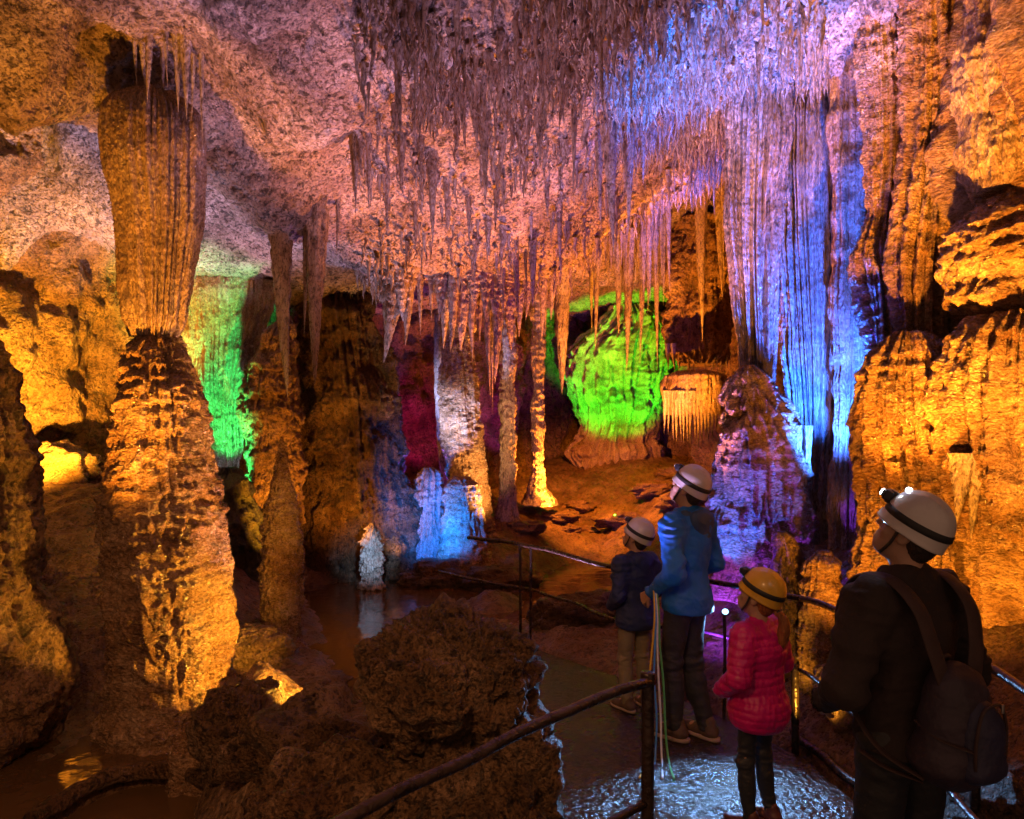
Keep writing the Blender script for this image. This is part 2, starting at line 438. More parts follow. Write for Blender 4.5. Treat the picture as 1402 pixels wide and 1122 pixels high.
def formation(name, prof, d, mat, flat=0.9, seg=120, dz=0.03, parent=None, cap_top=True, sink=0.0, lean=0.0, ctr=0.0, **kw):
    """round dripstone body: prof = (photo row, left edge, right edge) at distance d, in metres after conversion.
    Returns the object; origin at its foot (or its root)."""
    prof = sorted(prof, key=lambda r: -r[0])                         # from the foot up
    y = np.array([p[0] for p in prof], float); xl = np.array([p[1] for p in prof], float); xr = np.array([p[2] for p in prof], float)
    z = EYE - (y - 595) * d / 1000; cx = ((xl + xr) / 2 - 701) * d / 1000; r = (xr - xl) / 2 * d / 1000
    n = max(8, int((z[-1] - z[0]) / dz))
    zz = np.linspace(z[0], z[-1], n)
    C = hermite(z, cx, zz); R = np.maximum(hermite(z, r, zz), 0.004)
    th = np.linspace(0, 2 * np.pi, seg, endpoint=False)
    TH, ZZ = np.meshgrid(th, zz, indexing="ij"); RR = np.tile(R, (seg, 1)); CC = np.tile(C, (seg, 1))
    cy = d + lean * (ZZ - z[0])
    pos = np.stack([CC + RR * np.cos(TH), cy + RR * flat * np.sin(TH), ZZ], -1).reshape(-1, 3)
    off = stone_disp(TH.ravel(), ZZ.ravel(), pos, RR.ravel(), **kw)
    damp = np.clip(RR.ravel() / 0.12, 0.12, 1)
    off = off - off.mean()
    off = off * damp
    V = pos + np.stack([np.cos(TH).ravel() * off, np.sin(TH).ravel() * off, 0 * off], -1)
    c0 = np.array([[C[0], d, zz[0]]]); c1 = np.array([[C[-1], d + lean * (zz[-1] - zz[0]), zz[-1]]])
    Q = grid_quads(seg, n, True)
    k = np.arange(seg); k2 = (k + 1) % seg
    T = np.concatenate([np.stack([k2 * n, k * n, np.full(seg, len(V))], -1), np.stack([k * n + n - 1, k2 * n + n - 1, np.full(seg, len(V) + 1)], -1)])
    V = np.concatenate([V, c0, c1])
    org = c0[0] if not parent else np.array(parent.location)
    o = link(name, new_mesh(name, V - org, Q, T), mat, parent, loc=org if not parent else (0, 0, 0))
    return o
# ================================================================== CAMERA
cam = bpy.data.cameras.new("camera"); camo = bpy.data.objects.new("camera", cam); COL.objects.link(camo)
camo.location = (0, 0, EYE); camo.rotation_euler = (math.radians(90), 0, 0)
cam.sensor_width = 36; cam.lens = 36 * 1000 / 1402; cam.shift_y = 34 / 1402
cam.clip_start = 0.05; cam.clip_end = 200
scene.camera = camo

# ================================================================== CEILING
def pp(*l): return [tuple(P(*q)) for q in l]
CEIL = pp((-250, 0, 4.6), (0, 0, 4.55), (100, 0, 4.45), (200, 0, 4.35), (300, 0, 4.25), (400, 0, 4.2), (490, 0, 4.35),
          (0, 20, 4.7), (60, 14, 4.75), (130, 62, 5.0), (200, 122, 5.35), (262, 146, 5.5), (315, 192, 6.0), (345, 290, 6.6), (400, 326, 7.0), (452, 290, 7.0), (478, 205, 6.5),
          (400, 200, 5.6), (430, 100, 4.8), (340, 90, 4.8),
          (0, 70, 7.0), (100, 110, 7.2), (170, 140, 7.2), (-150, 150, 7.2), (0, 200, 8.0), (100, 250, 8.2), (150, 330, 8.8), (290, 250, 8.2), (310, 330, 9.0),
          (200, 410, 10), (330, 405, 10.5), (450, 420, 11), (0, 265, 8.2), (-200, 300, 8),
          (600, 0, 4.5), (600, 150, 5.6), (600, 260, 6.8), (600, 350, 8.0), (520, 372, 8.4), (700, 375, 8.4), (760, 372, 8.8), (500, 300, 7.5), (700, 200, 6.2), (700, 290, 7.2),
          (800, 0, 4.6), (900, 0, 4.7), (1000, 0, 4.8), (1140, 0, 4.9), (800, 150, 6.0), (900, 120, 6.3), (1000, 110, 6.4), (1080, 90, 6.3), (820, 240, 7.6), (900, 185, 7.4), (980, 175, 7.4),
          (1200, -20, 5.0), (1402, -40, 5.0)) + \
       [(-1, 10, 4.5), (0.3, 10, 4.6), (-1, 13, 4.4), (0, 13, 4.6), (1.6, 10.5, 5.2), (2.5, 10.5, 5.4), (2.0, 13, 4.9), (1, 17, 4.7), (3, 17, 4.8), (-4, 13, 4.0), (-6, 8.5, 5.0), (-6.6, 10, 4.7), (-5.6, 10, 4.3), (-7, 6, 5.6), (-5, 11.2, 4.1), (-8, 12, 4.6), (-8.5, 8, 5.4), (-5.5, 6.2, 5.4), (3.5, 8, 5.6), (4.5, 6, 5.6),
        (0, 3, 4.9), (-4, 3, 4.9), (4, 3, 5.1), (0, 1.5, 5.2), (-5, 1.5, 5.2), (5, 1.5, 5.3)]
cfun = rbf(CEIL)
def zone_drip(x, y):
    """how much the roof at (x, y) is covered by dripstone"""
    px = 701 + x * 1000 / np.maximum(y, 1)
    py = 595 - (np.clip(cfun(x, y), 3.3, 6.2) - EYE) * 1000 / np.maximum(y, 1)
    n = noise(np.stack([x * 1.3, y * 1.3, 0 * x], -1)) * 40
    top = 0.30 + 0.70 * sstep(190, 90, py + n - 110 * sstep(800, 900, px))
    return sstep(470, 520, px + n) * sstep(1.9, 3.2, y) * top
def ceil_z(x, y):
    x = np.asarray(x, float).ravel(); y = np.asarray(y, float).ravel()
    z = np.clip(cfun(x, y), 3.3, 6.2)
    p = np.stack([x, y, z * 0.6], -1)
    w = zone_drip(x, y)
    z = z + 0.07 * fbm(p * 0.8, 2)
    return z
nx, ny = 560, 620
gx = np.linspace(-8.6, 5.4, nx); gy = 1.2 + (18.5 - 1.2) * np.linspace(0, 1, ny)**1.25
X, Y = np.meshgrid(gx, gy, indexing="ij")
x, y = X.ravel(), Y.ravel()
z = ceil_z(x, y)
w = zone_drip(x, y)
p3 = np.stack([x, y, z], -1).astype(np.float32)
rough = 0.085 * fbm(p3 * 2.3, 3) + 0.05 * ridge(p3 * 5.5 + 3, 3) + 0.02 * fbm(p3 * 17, 2)
# scalloped hollows on the bare lobe, knobbly hanging lumps where dripstone grows
q = np.stack([x * 7.5, y * 7.5, z * 0.5], -1); q2 = np.stack([x * 17, y * 17, z * 0.5 + 9], -1)
lump = np.clip(noise(q), 0, 1)**1.3 * 0.26 + np.clip(noise(q2), 0, 1)**1.3 * 0.16
z = z + rough * (1 - 0.3 * w) - lump * w
dx = 0.07 * fbm(p3 * 1.9 + 31, 3) * (1 - w); dy = 0.07 * fbm(p3 * 1.9 + 71, 3) * (1 - w)
V = np.stack([x + dx, y + dy, z], -1)
o = link("ceiling", new_mesh("ceiling", V, grid_quads(nx, ny, flip=True)), MAT["ceiling"]); tag(o, kind="structure")

# ================================================================== WALLS
def wall(name, plan, z0, z1, mat, nu, nv, amps, seed=0, lean=None):
    pl = smooth_path([(a, b, 0) for a, b in plan], nu)
    zz = np.linspace(z0, z1, nv)
    tan = np.gradient(pl, axis=0); tan /= np.linalg.norm(tan, axis=1)[:, None]
    nrm = np.stack([tan[:, 1], -tan[:, 0], 0 * tan[:, 0]], -1)
    U = np.repeat(pl, nv, 0); N = np.repeat(nrm, nv, 0); Z = np.tile(zz, nu)
    V = U.copy(); V[:, 2] = Z
    if lean is not None: V += N * lean(Z)[:, None]
    p = V + seed * 13.1
    d = amps[0] * fbm(p * 0.7, 3) + amps[1] * fbm(p * np.array([2.4, 2.4, 1.6]), 3) + amps[2] * ridge(p * 7, 3)
    fl = np.abs(noise(p * np.array([3.5, 3.5, 0.35])))
    d += amps[3] * fl
    V = V + N * d[:, None]
    o = link(name, new_mesh(name, V, grid_quads(nu, nv)), mat); tag(o, kind="structure")
    return o
# left: a pale vault leaning in
wall("cave_wall", [(-5.0, 1.0), (-6.6, 3.0), (-6.9, 6.0), (-6.3, 8.0), (-5.5, 9.6), (-4.3, 11.2), (-3.6, 12.6)], -0.8, 6.2, MAT["wall"], 420, 240, (0.45, 0.16, 0.06, 0.0), 1, lean=lambda z: 0.9 * np.clip((z - 1.5) / 3.5, 0, 1)**1.5)
# rear
wall("cave_wall", [(-4.6, 11.0), (-3.4, 12.8), (-2.0, 13.6), (-0.6, 14.4), (0.3, 16.0), (1.0, 17.2), (2.4, 17.5), (3.6, 16.4), (3.9, 13.5), (3.9, 10.5), (3.6, 8.6)], -0.8, 6.4, MAT["wall"], 460, 260, (0.35, 0.16, 0.06, 0.22), 2)
# right
wall("cave_wall", [(3.9, 10.0), (3.5, 8.6), (3.3, 7.0), (3.2, 5.8), (3.15, 4.8), (3.1, 3.6), (3.1, 2.4), (3.2, 1.0)], -0.5, 6.4, MAT["flow"], 460, 380, (0.14, 0.07, 0.045, 0.42), 3)

# ================================================================== GROUND
WATER = -0.12
GR = [(-7, 2, 0.2), (-7, 5, 1.0), (-6, 8, 1.5)] + pp((20, 680, 7.6), (80, 690, 7.6), (140, 680, 7.8), (60, 800, 6.6), (130, 860, 6.0), (20, 960, 5.4)) + \
     [(-3.4, 4.9, -0.2), (-2.6, 4.6, -0.3), (-2.2, 5.3, -0.12), (-2.6, 5.6, 0.0), (-3.2, 4.2, -0.4), (-2.7, 3.5, -0.8), (-2.1, 3.9, -0.75), (-2.2, 4.35, -0.6), (-1.9, 3.3, -0.55), (-4.2, 3.8, -0.3)] + \
     [(-1.9, 5.3, 0.08), (-1.75, 4.7, 0.05), (-1.6, 4.2, 0.06), (-1.3, 3.7, 0.14), (-0.9, 3.3, 0.18), (-1.1, 2.8, 0.1), (-0.5, 2.6, 0.1), (-0.9, 4.1, 0.08), (-1.0, 4.6, -0.1), (-0.5, 4.4, -0.05),
      (-2.3, 7.0, 0.0), (-2.5, 6.2, 0.05), (-1.9, 6.2, -0.05), (-1.5, 5.6, -0.16), (-1.2, 6.6, -0.35), (-1.6, 8.5, -0.4), (-2.6, 9.5, -0.2), (-3.0, 8.2, 0.3), (-0.6, 5.6, -0.35), (-0.9, 8.5, -0.4), (-2.0, 10.2, -0.3),
      (-3.3, 10.4, 0.3), (-2.9, 11.4, 0.1), (-1.8, 11.3, 0.1), (-1.0, 11.2, 0.15), (-0.5, 11.0, 0.3), (-0.6, 9.8, -0.2), (-0.2, 8.9, -0.05), (0.0, 12, 0.45), (0.5, 13.2, 0.6), (0.3, 10.9, 0.0),
      (0.8, 9.4, -0.35), (1.2, 11.5, -0.35), (0.4, 8.8, -0.3), (1.5, 9.5, -0.3), (2.2, 9.5, 0.1), (1.6, 13.6, 0.15), (1.4, 14.6, 0.75), (1.5, 15.8, 1.25), (2.4, 16.3, 1.7), (2.6, 13.2, 0.75), (2.9, 11.5, 0.6),
      (0.2, 7.6, -0.05), (0.8, 7.0, 0.0), (1.4, 6.6, 0.05), (1.6, 5.9, 0.2), (2.2, 6.0, 0.6), (2.2, 7.2, 0.6), (3.0, 6.6, 1.0), (3.0, 8.5, 0.8),
      (1.95, 4.9, 0.12), (2.0, 4.2, 0.05), (2.05, 3.4, 0.06), (2.05, 2.4, 0.06), (2.5, 4.4, 0.5), (2.7, 3.2, 0.55), (2.6, 2.0, 0.4), (3.2, 4.0, 0.95), (3.2, 5.2, 1.1), (3.4, 2.6, 0.9),
      (1.0, 1.0, -0.12), (1.0, 3.0, -0.12), (1.0, 4.5, -0.12), (0.7, 5.6, -0.12), (0.3, 4.0, -0.1), (-0.3, 1.5, -0.1), (0.3, 6.4, -0.12), (-2, 1.5, 0.1), (-1.2, 1.6, 0.1), (-9, 1, 0.5), (-9, 12, 1), (5, 17, 1), (-4, 17, 1), (5, 1, 1)]
gfun = rbf(GR)
PATH = np.array([(-0.75, 0.4), (-0.05, 2.0), (0.22, 2.7), (0.17, 3.6), (0.16, 4.4), (0.02, 5.4), (-0.25, 6.2), (-0.45, 7.0), (0.05, 6.95), (0.55, 6.35), (0.98, 5.85), (1.38, 5.3), (1.62, 4.85), (1.82, 4.4), (1.9, 3.6), (1.92, 2.4), (1.9, 0.4)])
def poly_dist(x, y, poly):
    """signed distance to polygon, negative inside"""
    d = np.full(len(x), 1e9); ins = np.zeros(len(x), bool)
    n = len(poly)
    for i in range(n):
        a, b = poly[i], poly[(i + 1) % n]
        e = b - a; wx, wy = x - a[0], y - a[1]
        t = np.clip((wx * e[0] + wy * e[1]) / (e @ e), 0, 1)
        d = np.minimum(d, (wx - t * e[0])**2 + (wy - t * e[1])**2)
        c = ((a[1] <= y) & (b[1] > y)) | ((b[1] <= y) & (a[1] > y))
        xi = a[0] + (y - a[1]) / (e[1] + 1e-12) * e[0]
        ins ^= c & (x < xi)
    d = np.sqrt(d)
    return np.where(ins, -d, d)
def ground_z(x, y, detail=True):
    x = np.asarray(x, float).ravel(); y = np.asarray(y, float).ravel()
    z = gfun(x, y)
    pd = poly_dist(x, y, PATH)
    z = np.where(pd < 0.0, np.minimum(z, -0.1), z)
    z = z - 0.12 * sstep(0.15, 0.0, pd) * (pd >= 0)
    if detail:
        p = np.stack([x, y, z], -1)
        a = sstep(0.0, 0.25, pd)
        z = z + a * (0.07 * fbm(p * 1.6, 3) + 0.06 * ridge(p * 3.5, 3) + 0.022 * fbm(p * 11, 2))
    return z
nx, ny = 520, 640
gx = np.linspace(-8.2, 5.0, nx); gy = 0.5 + (18.0 - 0.5) * np.linspace(0, 1, ny)**1.35
X, Y = np.meshgrid(gx, gy, indexing="ij")
x, y = X.ravel(), Y.ravel()
V = np.stack([x, y, ground_z(x, y)], -1)
o = link("cave_floor", new_mesh("cave_floor", V, grid_quads(nx, ny)), MAT["floor"]); tag(o, kind="structure")

# the wet walkway slab
nx, ny = 200, 420
gx = np.linspace(-0.8, 1.95, nx); gy = np.linspace(0.4, 7.0, ny)
X, Y = np.meshgrid(gx, gy, indexing="ij"); x, y = X.ravel(), Y.ravel()
pd = poly_dist(x, y, PATH)
p = np.stack([x, y, 0 * x], -1)
z = 0.006 * fbm(p * 2.0, 3) + 0.004 * fbm(p * 14, 2) - 0.12 * sstep(-0.03, 0.02, pd)
V = np.stack([x, y, z], -1)
Q = grid_quads(nx, ny); Q = Q[(pd[Q] < 0.03).any(1)]
m = bpy.data.materials.new("wet_concrete"); m.use_nodes = True
nt = m.node_tree; L = nt.links; bs = nt.nodes["Principled BSDF"]
geo = nd(nt, "ShaderNodeNewGeometry")
n1 = nd(nt, "ShaderNodeTexNoise"); n1.inputs["Scale"].default_value = 1.7; n1.inputs["Detail"].default_value = 5
n2 = nd(nt, "ShaderNodeTexNoise"); n2.inputs["Scale"].default_value = 26; n2.inputs["Detail"].default_value = 4
n3 = nd(nt, "ShaderNodeTexNoise"); n3.inputs["Scale"].default_value = 9; n3.inputs["Detail"].default_value = 6
for n in (n1, n2, n3): L.new(geo.outputs["Position"], n.inputs["Vector"])
cr = nd(nt, "ShaderNodeValToRGB"); e = cr.color_ramp.elements
e[0].position = .35; e[0].color = (.010, .006, .004, 1); e[1].position = .65; e[1].color = (.034, .022, .013, 1)
L.new(n3.outputs["Fac"], cr.inputs["Fac"]); L.new(cr.outputs[0], bs.inputs["Base Color"])
mr = nd(nt, "ShaderNodeMapRange"); mr.inputs["From Min"].default_value = .4; mr.inputs["From Max"].default_value = .6; mr.inputs["To Min"].default_value = .08; mr.inputs["To Max"].default_value = .30
L.new(n1.outputs["Fac"], mr.inputs["Value"]); L.new(mr.outputs[0], bs.inputs["Roughness"])
bu = nd(nt, "ShaderNodeBump"); bu.inputs["Distance"].default_value = 0.036; L.new(n2.outputs["Fac"], bu.inputs["Height"]); L.new(bu.outputs[0], bs.inputs["Normal"])
bs.inputs["Specular IOR Level"].default_value = 0.7
MAT["path"] = m
o = link("path", new_mesh("path", V, Q), m); tag(o, kind="structure")

# still water in the pools
def water(name, outline, z):
    m = bpy.data.materials.get("pool_water")
    if m is None:
        m = bpy.data.materials.new("pool_water"); m.use_nodes = True
        nt = m.node_tree; bs = nt.nodes["Principled BSDF"]
        bs.inputs["Base Color"].default_value = (0.10, 0.055, 0.022, 1); bs.inputs["Roughness"].default_value = 0.09
        geo = nd(nt, "ShaderNodeNewGeometry"); n = nd(nt, "ShaderNodeTexNoise"); n.inputs["Scale"].default_value = 3.5; n.inputs["Detail"].default_value = 3
        nt.links.new(geo.outputs["Position"], n.inputs["Vector"])
        bu = nd(nt, "ShaderNodeBump"); bu.inputs["Distance"].default_value = 0.012; nt.links.new(n.outputs["Fac"], bu.inputs["Height"]); nt.links.new(bu.outputs[0], bs.inputs["Normal"])
    me = bpy.data.meshes.new(name); me.from_pydata([(a, b, z) for a, b in outline], [], [list(range(len(outline)))]); me.update()
    o = link(name, me, m); tag(o, kind="structure")
RIM = [P(40, 1140, 3.9), P(110, 1098, 4.25), P(165, 1072, 4.45), P(215, 1064, 4.5), P(262, 1070, 4.45), P(288, 1084, 4.35), P(292, 1110, 4.15)]
water("water", [(-6, 14.2), (-6, 3.9)] + [(r[0], r[1]) for r in RIM] + [(3.2, 4.15), (3.2, 14.2)], WATER)
water("water", [(-2.75, 2.0), (-1.4, 2.0), (-1.5, 4.2), (-1.75, 4.45), (-2.1, 4.6), (-2.45, 4.5), (-2.7, 4.0)], -0.22)
# ================================================================== DRIPSTONE
# ---- great column beside the pool
org = P(232, 1012, 5.2)
col = empty("cave_column", tuple(org)); tag(col, "great bulging column with a club shaped upper half and a ribbed, glittering lower half", "column")
formation("hanging_bulb", [(128, 188, 236), (136, 176, 248), (150, 160, 264), (175, 150, 274), (200, 148, 276), (250, 154, 272), (300, 162, 268), (350, 168, 262), (400, 173, 255), (440, 178, 248), (462, 185, 238)], 5.2, MAT["flute"], seg=220, dz=0.012, parent=col,
          flute=(0.06, 34), rough=(0.02, 2.5), small=(0.010, 18), seed=1)
formation("stalagmite", [(452, 198, 238), (475, 182, 250), (510, 172, 262), (560, 166, 275), (600, 157, 283), (650, 148, 292), (700, 142, 300), (750, 144, 308), (800, 147, 313), (850, 153, 315), (900, 158, 312), (940, 155, 310), (980, 148, 322), (1005, 138, 345), (1030, 120, 372)], 5.2, MAT["flow"], seg=280, dz=0.011, parent=col,
          flute=(0.035, 16), ledge=(0.05, 4.6), drip=(1.0, 46), rough=(0.035, 2.2), small=(0.02, 13), ripple=(0.045, 5.5), seed=2)

def form(name, label, cat, prof, d, mat, group=None, **kw):
    o = formation(name, prof, d, mat, **kw); tag(o, label, cat, group); return o

form("cave_column", "dark shadowed pillar of rough rock cut off by the edge of the picture, next to the brown pool", "column",
     [(455, -75, -5), (475, -80, 6), (500, -80, 16), (560, -85, 33), (640, -90, 36), (700, -88, 37), (760, -95, 40), (830, -100, 58), (900, -105, 76), (960, -105, 80), (1000, -105, 70), (1030, -110, 50)], 4.8, MAT["wall"], seg=200, dz=0.016,
     flute=(0.05, 12), ledge=(0.03, 2), rough=(0.11, 2.6), small=(0.045, 8), seed=3)
form("stalagmite", "slender pointed stalagmite with a stepped tip standing under a hanging stalactite by the pool", "stalagmite",
     [(598, 384, 387), (620, 380, 391), (640, 376, 394), (680, 367, 402), (715, 361, 408), (760, 357, 411), (800, 358, 411), (850, 358, 411), (880, 354, 412), (900, 346, 420)], 7.0, MAT["flow"], seg=140, dz=0.012,
     flute=(0.02, 10), ledge=(0.045, 4.2), drip=(0.8, 20), rough=(0.03, 3), small=(0.02, 12), seed=4)
form("rock_pillar", "craggy amber lit rock pillar behind the slender pointed stalagmite", "rock pillar",
     [(432, 382, 400), (450, 368, 404), (480, 352, 406), (520, 340, 408), (580, 334, 410), (650, 336, 410), (720, 330, 412), (790, 322, 418), (810, 318, 422)], 9.6, MAT["wall"], seg=170, dz=0.02,
     flute=(0.06, 9), ledge=(0.05, 1.6), rough=(0.09, 2.2), small=(0.05, 8), seed=5)
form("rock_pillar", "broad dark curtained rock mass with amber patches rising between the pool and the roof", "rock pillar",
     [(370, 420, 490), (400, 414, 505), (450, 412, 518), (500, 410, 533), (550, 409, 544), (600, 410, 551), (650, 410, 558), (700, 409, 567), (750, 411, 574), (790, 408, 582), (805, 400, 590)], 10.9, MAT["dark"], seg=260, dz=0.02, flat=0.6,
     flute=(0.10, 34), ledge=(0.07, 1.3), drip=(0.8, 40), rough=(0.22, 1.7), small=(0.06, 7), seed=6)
form("stalagmite", "small tiered blue-white stalagmite mirrored in the pool", "stalagmite",
     [(716, 508, 511), (726, 502, 516), (740, 498, 520), (760, 496, 522), (780, 497, 523), (797, 496, 524), (806, 493, 527)], 9.9, MAT["drip"], seg=90, dz=0.012,
     flute=(0.015, 8), ledge=(0.16, 4.6), drip=(0.8, 14), rough=(0.02, 4), small=(0.012, 14), seed=7)
form("cave_column", "stout column with a blue side and pale draped folds under the hanging fringe", "column",
     [(440, 600, 655), (475, 606, 647), (520, 602, 652), (560, 602, 656), (600, 606, 660), (650, 613, 664), (690, 620, 668), (715, 627, 674), (735, 625, 682)], 11.2, MAT["flow"], seg=170, dz=0.014,
     flute=(0.045, 16), ledge=(0.06, 2.2), drip=(0.9, 24), rough=(0.05, 2.6), small=(0.025, 11), seed=8)
form("cave_column", "thin smooth brown shaft squeezed against the stout pale column", "column",
     [(430, 594, 612), (500, 594, 606), (560, 596, 606), (620, 600, 612), (680, 607, 620), (730, 612, 628)], 11.6, MAT["drip"], seg=60, dz=0.03, flute=(0.02, 8), rough=(0.03, 3), seed=9)
form("flowstone_mound", "blue lit flowstone dome with hanging folds, the smaller of two at the pool's far shore", "flowstone",
     [(640, 580, 592), (650, 573, 602), (668, 568, 605), (690, 567, 606), (715, 568, 605), (745, 562, 610), (785, 545, 620)], 11.0, MAT["flute"], seg=110, dz=0.014, flute=(0.06, 16), ledge=(0.05, 2), drip=(0.8, 22), rough=(0.04, 3), seed=10)
form("flowstone_mound", "rounded blue lit flowstone mound at the foot of the stout pale column", "flowstone",
     [(652, 622, 640), (662, 614, 652), (685, 608, 658), (710, 606, 661), (735, 606, 666), (758, 600, 674), (795, 585, 690)], 10.6, MAT["flow"], seg=120, dz=0.014, flute=(0.04, 14), ledge=(0.06, 3), drip=(0.9, 26), rough=(0.05, 3), seed=11)
form("cave_column", "slim straight column with a knotted surface, the lower standing of the slim pair", "column",
     [(370, 680, 712), (420, 683, 708), (480, 684, 706), (560, 684, 706), (630, 684, 707), (680, 683, 708), (712, 680, 712), (732, 676, 718)], 12.2, MAT["drip"], seg=80, dz=0.02, flute=(0.03, 9), ledge=(0.02, 3), rough=(0.05, 2.5), small=(0.03, 9), seed=12)
form("cave_column", "slim orange glowing column with a flared foot on the slope by the green grotto", "column",
     [(360, 724, 752), (420, 727, 748), (480, 729, 746), (560, 729, 745), (620, 728, 746), (655, 725, 748), (676, 718, 754), (692, 710, 764)], 12.9, MAT["drip"], seg=80, dz=0.02, flute=(0.03, 9), ledge=(0.02, 4), rough=(0.05, 2.5), small=(0.03, 9), seed=13)
# green wall drapery behind the great column
form("drapery", "green lit fluted stone curtain between the great column and the amber pillar", "drapery",
     [(385, 236, 376), (415, 240, 372), (440, 246, 366), (480, 256, 352), (520, 264, 340), (560, 272, 332), (600, 280, 328), (640, 288, 326), (670, 292, 326)], 10.0, MAT["flute"], seg=240, dz=0.02, flat=0.45, flute=(0.075, 34), rough=(0.06, 2), small=(0.03, 9), seed=14)
form("mossy_rock", "dull green bank of rock under the green lit stone curtain", "rock",
     [(640, 300, 322), (660, 288, 338), (700, 280, 350), (750, 285, 362), (800, 285, 372), (850, 280, 375)], 8.6, MAT["mossy"], seg=110, dz=0.025, rough=(0.16, 2.5), small=(0.05, 8), ledge=(0.05, 2), seed=15)
# green grotto flow
form("drapery", "bright green waterfall of stone in the deep grotto", "drapery",
     [(418, 846, 880), (440, 828, 905), (470, 790, 916), (485, 782, 918), (510, 782, 914), (550, 790, 910), (580, 796, 902), (600, 796, 895), (616, 790, 900), (640, 792, 900), (668, 790, 905)], 15.9, MAT["flute"], seg=240, dz=0.02, flat=0.3, flute=(0.22, 34), ledge=(0.16, 1.3), drip=(0.8, 30), rough=(0.16, 1.5), small=(0.06, 6), seed=16)
# jellyfish and the mass above it
jf = form("drapery", "dome topped curtain of orange stone needles hanging above the helmets", "drapery",
     [(508, 930, 972), (513, 914, 988), (522, 909, 992), (540, 909, 992), (556, 911, 990), (568, 914, 988)], 10.6, MAT["flute"], seg=160, dz=0.01, flute=(0.06, 26), rough=(0.03, 3), seed=17)
form("drapery", "craggy orange rock mass with a toothed lower edge hanging over the needle curtain", "drapery",
     [(300, 925, 1010), (340, 918, 1006), (380, 914, 1004), (420, 914, 1002), (460, 915, 1000), (485, 918, 998), (500, 925, 990)], 11.4, MAT["wall"], seg=170, dz=0.02, flat=0.7, flute=(0.08, 18), rough=(0.12, 2.3), small=(0.05, 8), ledge=(0.05, 1.6), seed=18)

# ---- tall blue curtains
form("drapery", "lilac and peach fluted stone curtain ending in a hanging point above the purple stalagmite", "drapery",
     [(120, 1004, 1078), (160, 1000, 1078), (250, 1000, 1070), (350, 1003, 1063), (430, 1009, 1062), (490, 1016, 1060), (530, 1022, 1054), (555, 1028, 1046), (578, 1034, 1039)], 6.6, MAT["veil"], seg=280, dz=0.016, flat=0.6, flute=(0.09, 44), rough=(0.03, 2.0), small=(0.014, 20), seed=19)
form("drapery", "tall blue fluted stone curtain running from the roof to the floor", "drapery",
     [(20, 1126, 1150), (60, 1112, 1152), (100, 1090, 1154), (150, 1066, 1156), (200, 1064, 1156), (300, 1066, 1156), (400, 1072, 1156), (500, 1080, 1154), (600, 1086, 1150), (680, 1090, 1142), (740, 1098, 1132), (785, 1104, 1124)], 6.9, MAT["veil"], seg=340, dz=0.016, flat=0.55, flute=(0.10, 54), rough=(0.03, 2.0), small=(0.014, 20), seed=20)
form("cave_column", "dim brown column tucked between the blue curtain and the amber pillars", "column",
     [(-60, 1138, 1200), (60, 1138, 1195), (200, 1140, 1192), (350, 1142, 1188), (500, 1145, 1186), (650, 1140, 1184), (760, 1138, 1182), (830, 1135, 1190)], 6.5, MAT["flute"], seg=140, dz=0.025, flute=(0.07, 14), rough=(0.06, 2), seed=21)
form("stalagmite", "broad tiered stalagmite lit blue and purple below the lilac curtain", "stalagmite",
     [(500, 1018, 1030), (520, 1010, 1048), (550, 1000, 1070), (600, 988, 1090), (640, 980, 1098), (690, 974, 1100), (740, 970, 1104), (790, 966, 1110), (815, 960, 1115)], 6.2, MAT["flow"], seg=240, dz=0.012, flat=0.8, flute=(0.03, 12), ledge=(0.13, 2.6), drip=(1.0, 42), rough=(0.06, 2.3), small=(0.025, 11), seed=22)
# stubs beside the walkway
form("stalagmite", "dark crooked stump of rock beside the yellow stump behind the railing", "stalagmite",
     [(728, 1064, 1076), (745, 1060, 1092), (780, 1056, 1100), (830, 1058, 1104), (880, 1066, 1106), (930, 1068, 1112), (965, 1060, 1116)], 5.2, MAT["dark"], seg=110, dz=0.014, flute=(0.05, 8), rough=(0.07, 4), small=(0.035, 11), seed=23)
form("stalagmite", "knobbly yellow lit stump of rock behind the railing", "stalagmite",
     [(754, 1122, 1134), (764, 1110, 1142), (790, 1104, 1148), (840, 1100, 1147), (890, 1098, 1142), (930, 1094, 1142), (965, 1090, 1150)], 5.0, MAT["flow"], seg=120, dz=0.012, flute=(0.035, 11), ledge=(0.03, 3), rough=(0.05, 4), small=(0.03, 12), seed=24)
# ---- amber wall
form("cave_column", "narrow amber column of rippled flowstone next to the dim brown column", "column",
     [(-60, 1172, 1240), (60, 1176, 1240), (150, 1184, 1240), (250, 1190, 1232), (320, 1186, 1226), (350, 1172, 1232), (390, 1176, 1240), (440, 1184, 1238), (480, 1190, 1236)], 5.6, MAT["flow"], seg=190, dz=0.013, flute=(0.075, 14), ledge=(0.03, 5), drip=(0.8, 26), rough=(0.03, 2.5), small=(0.025, 13), seed=25)
form("cave_column", "wide amber column of rippled flowstone hanging over the rounded shoulder", "column",
     [(-60, 1236, 1338), (50, 1240, 1334), (150, 1244, 1328), (250, 1238, 1322), (320, 1226, 1316), (370, 1222, 1308), (430, 1228, 1300), (480, 1236, 1296), (520, 1240, 1290)], 5.2, MAT["flow"], seg=240, dz=0.012, flute=(0.085, 18), ledge=(0.03, 5.5), drip=(0.8, 32), rough=(0.03, 2.2), small=(0.03, 12), seed=26)
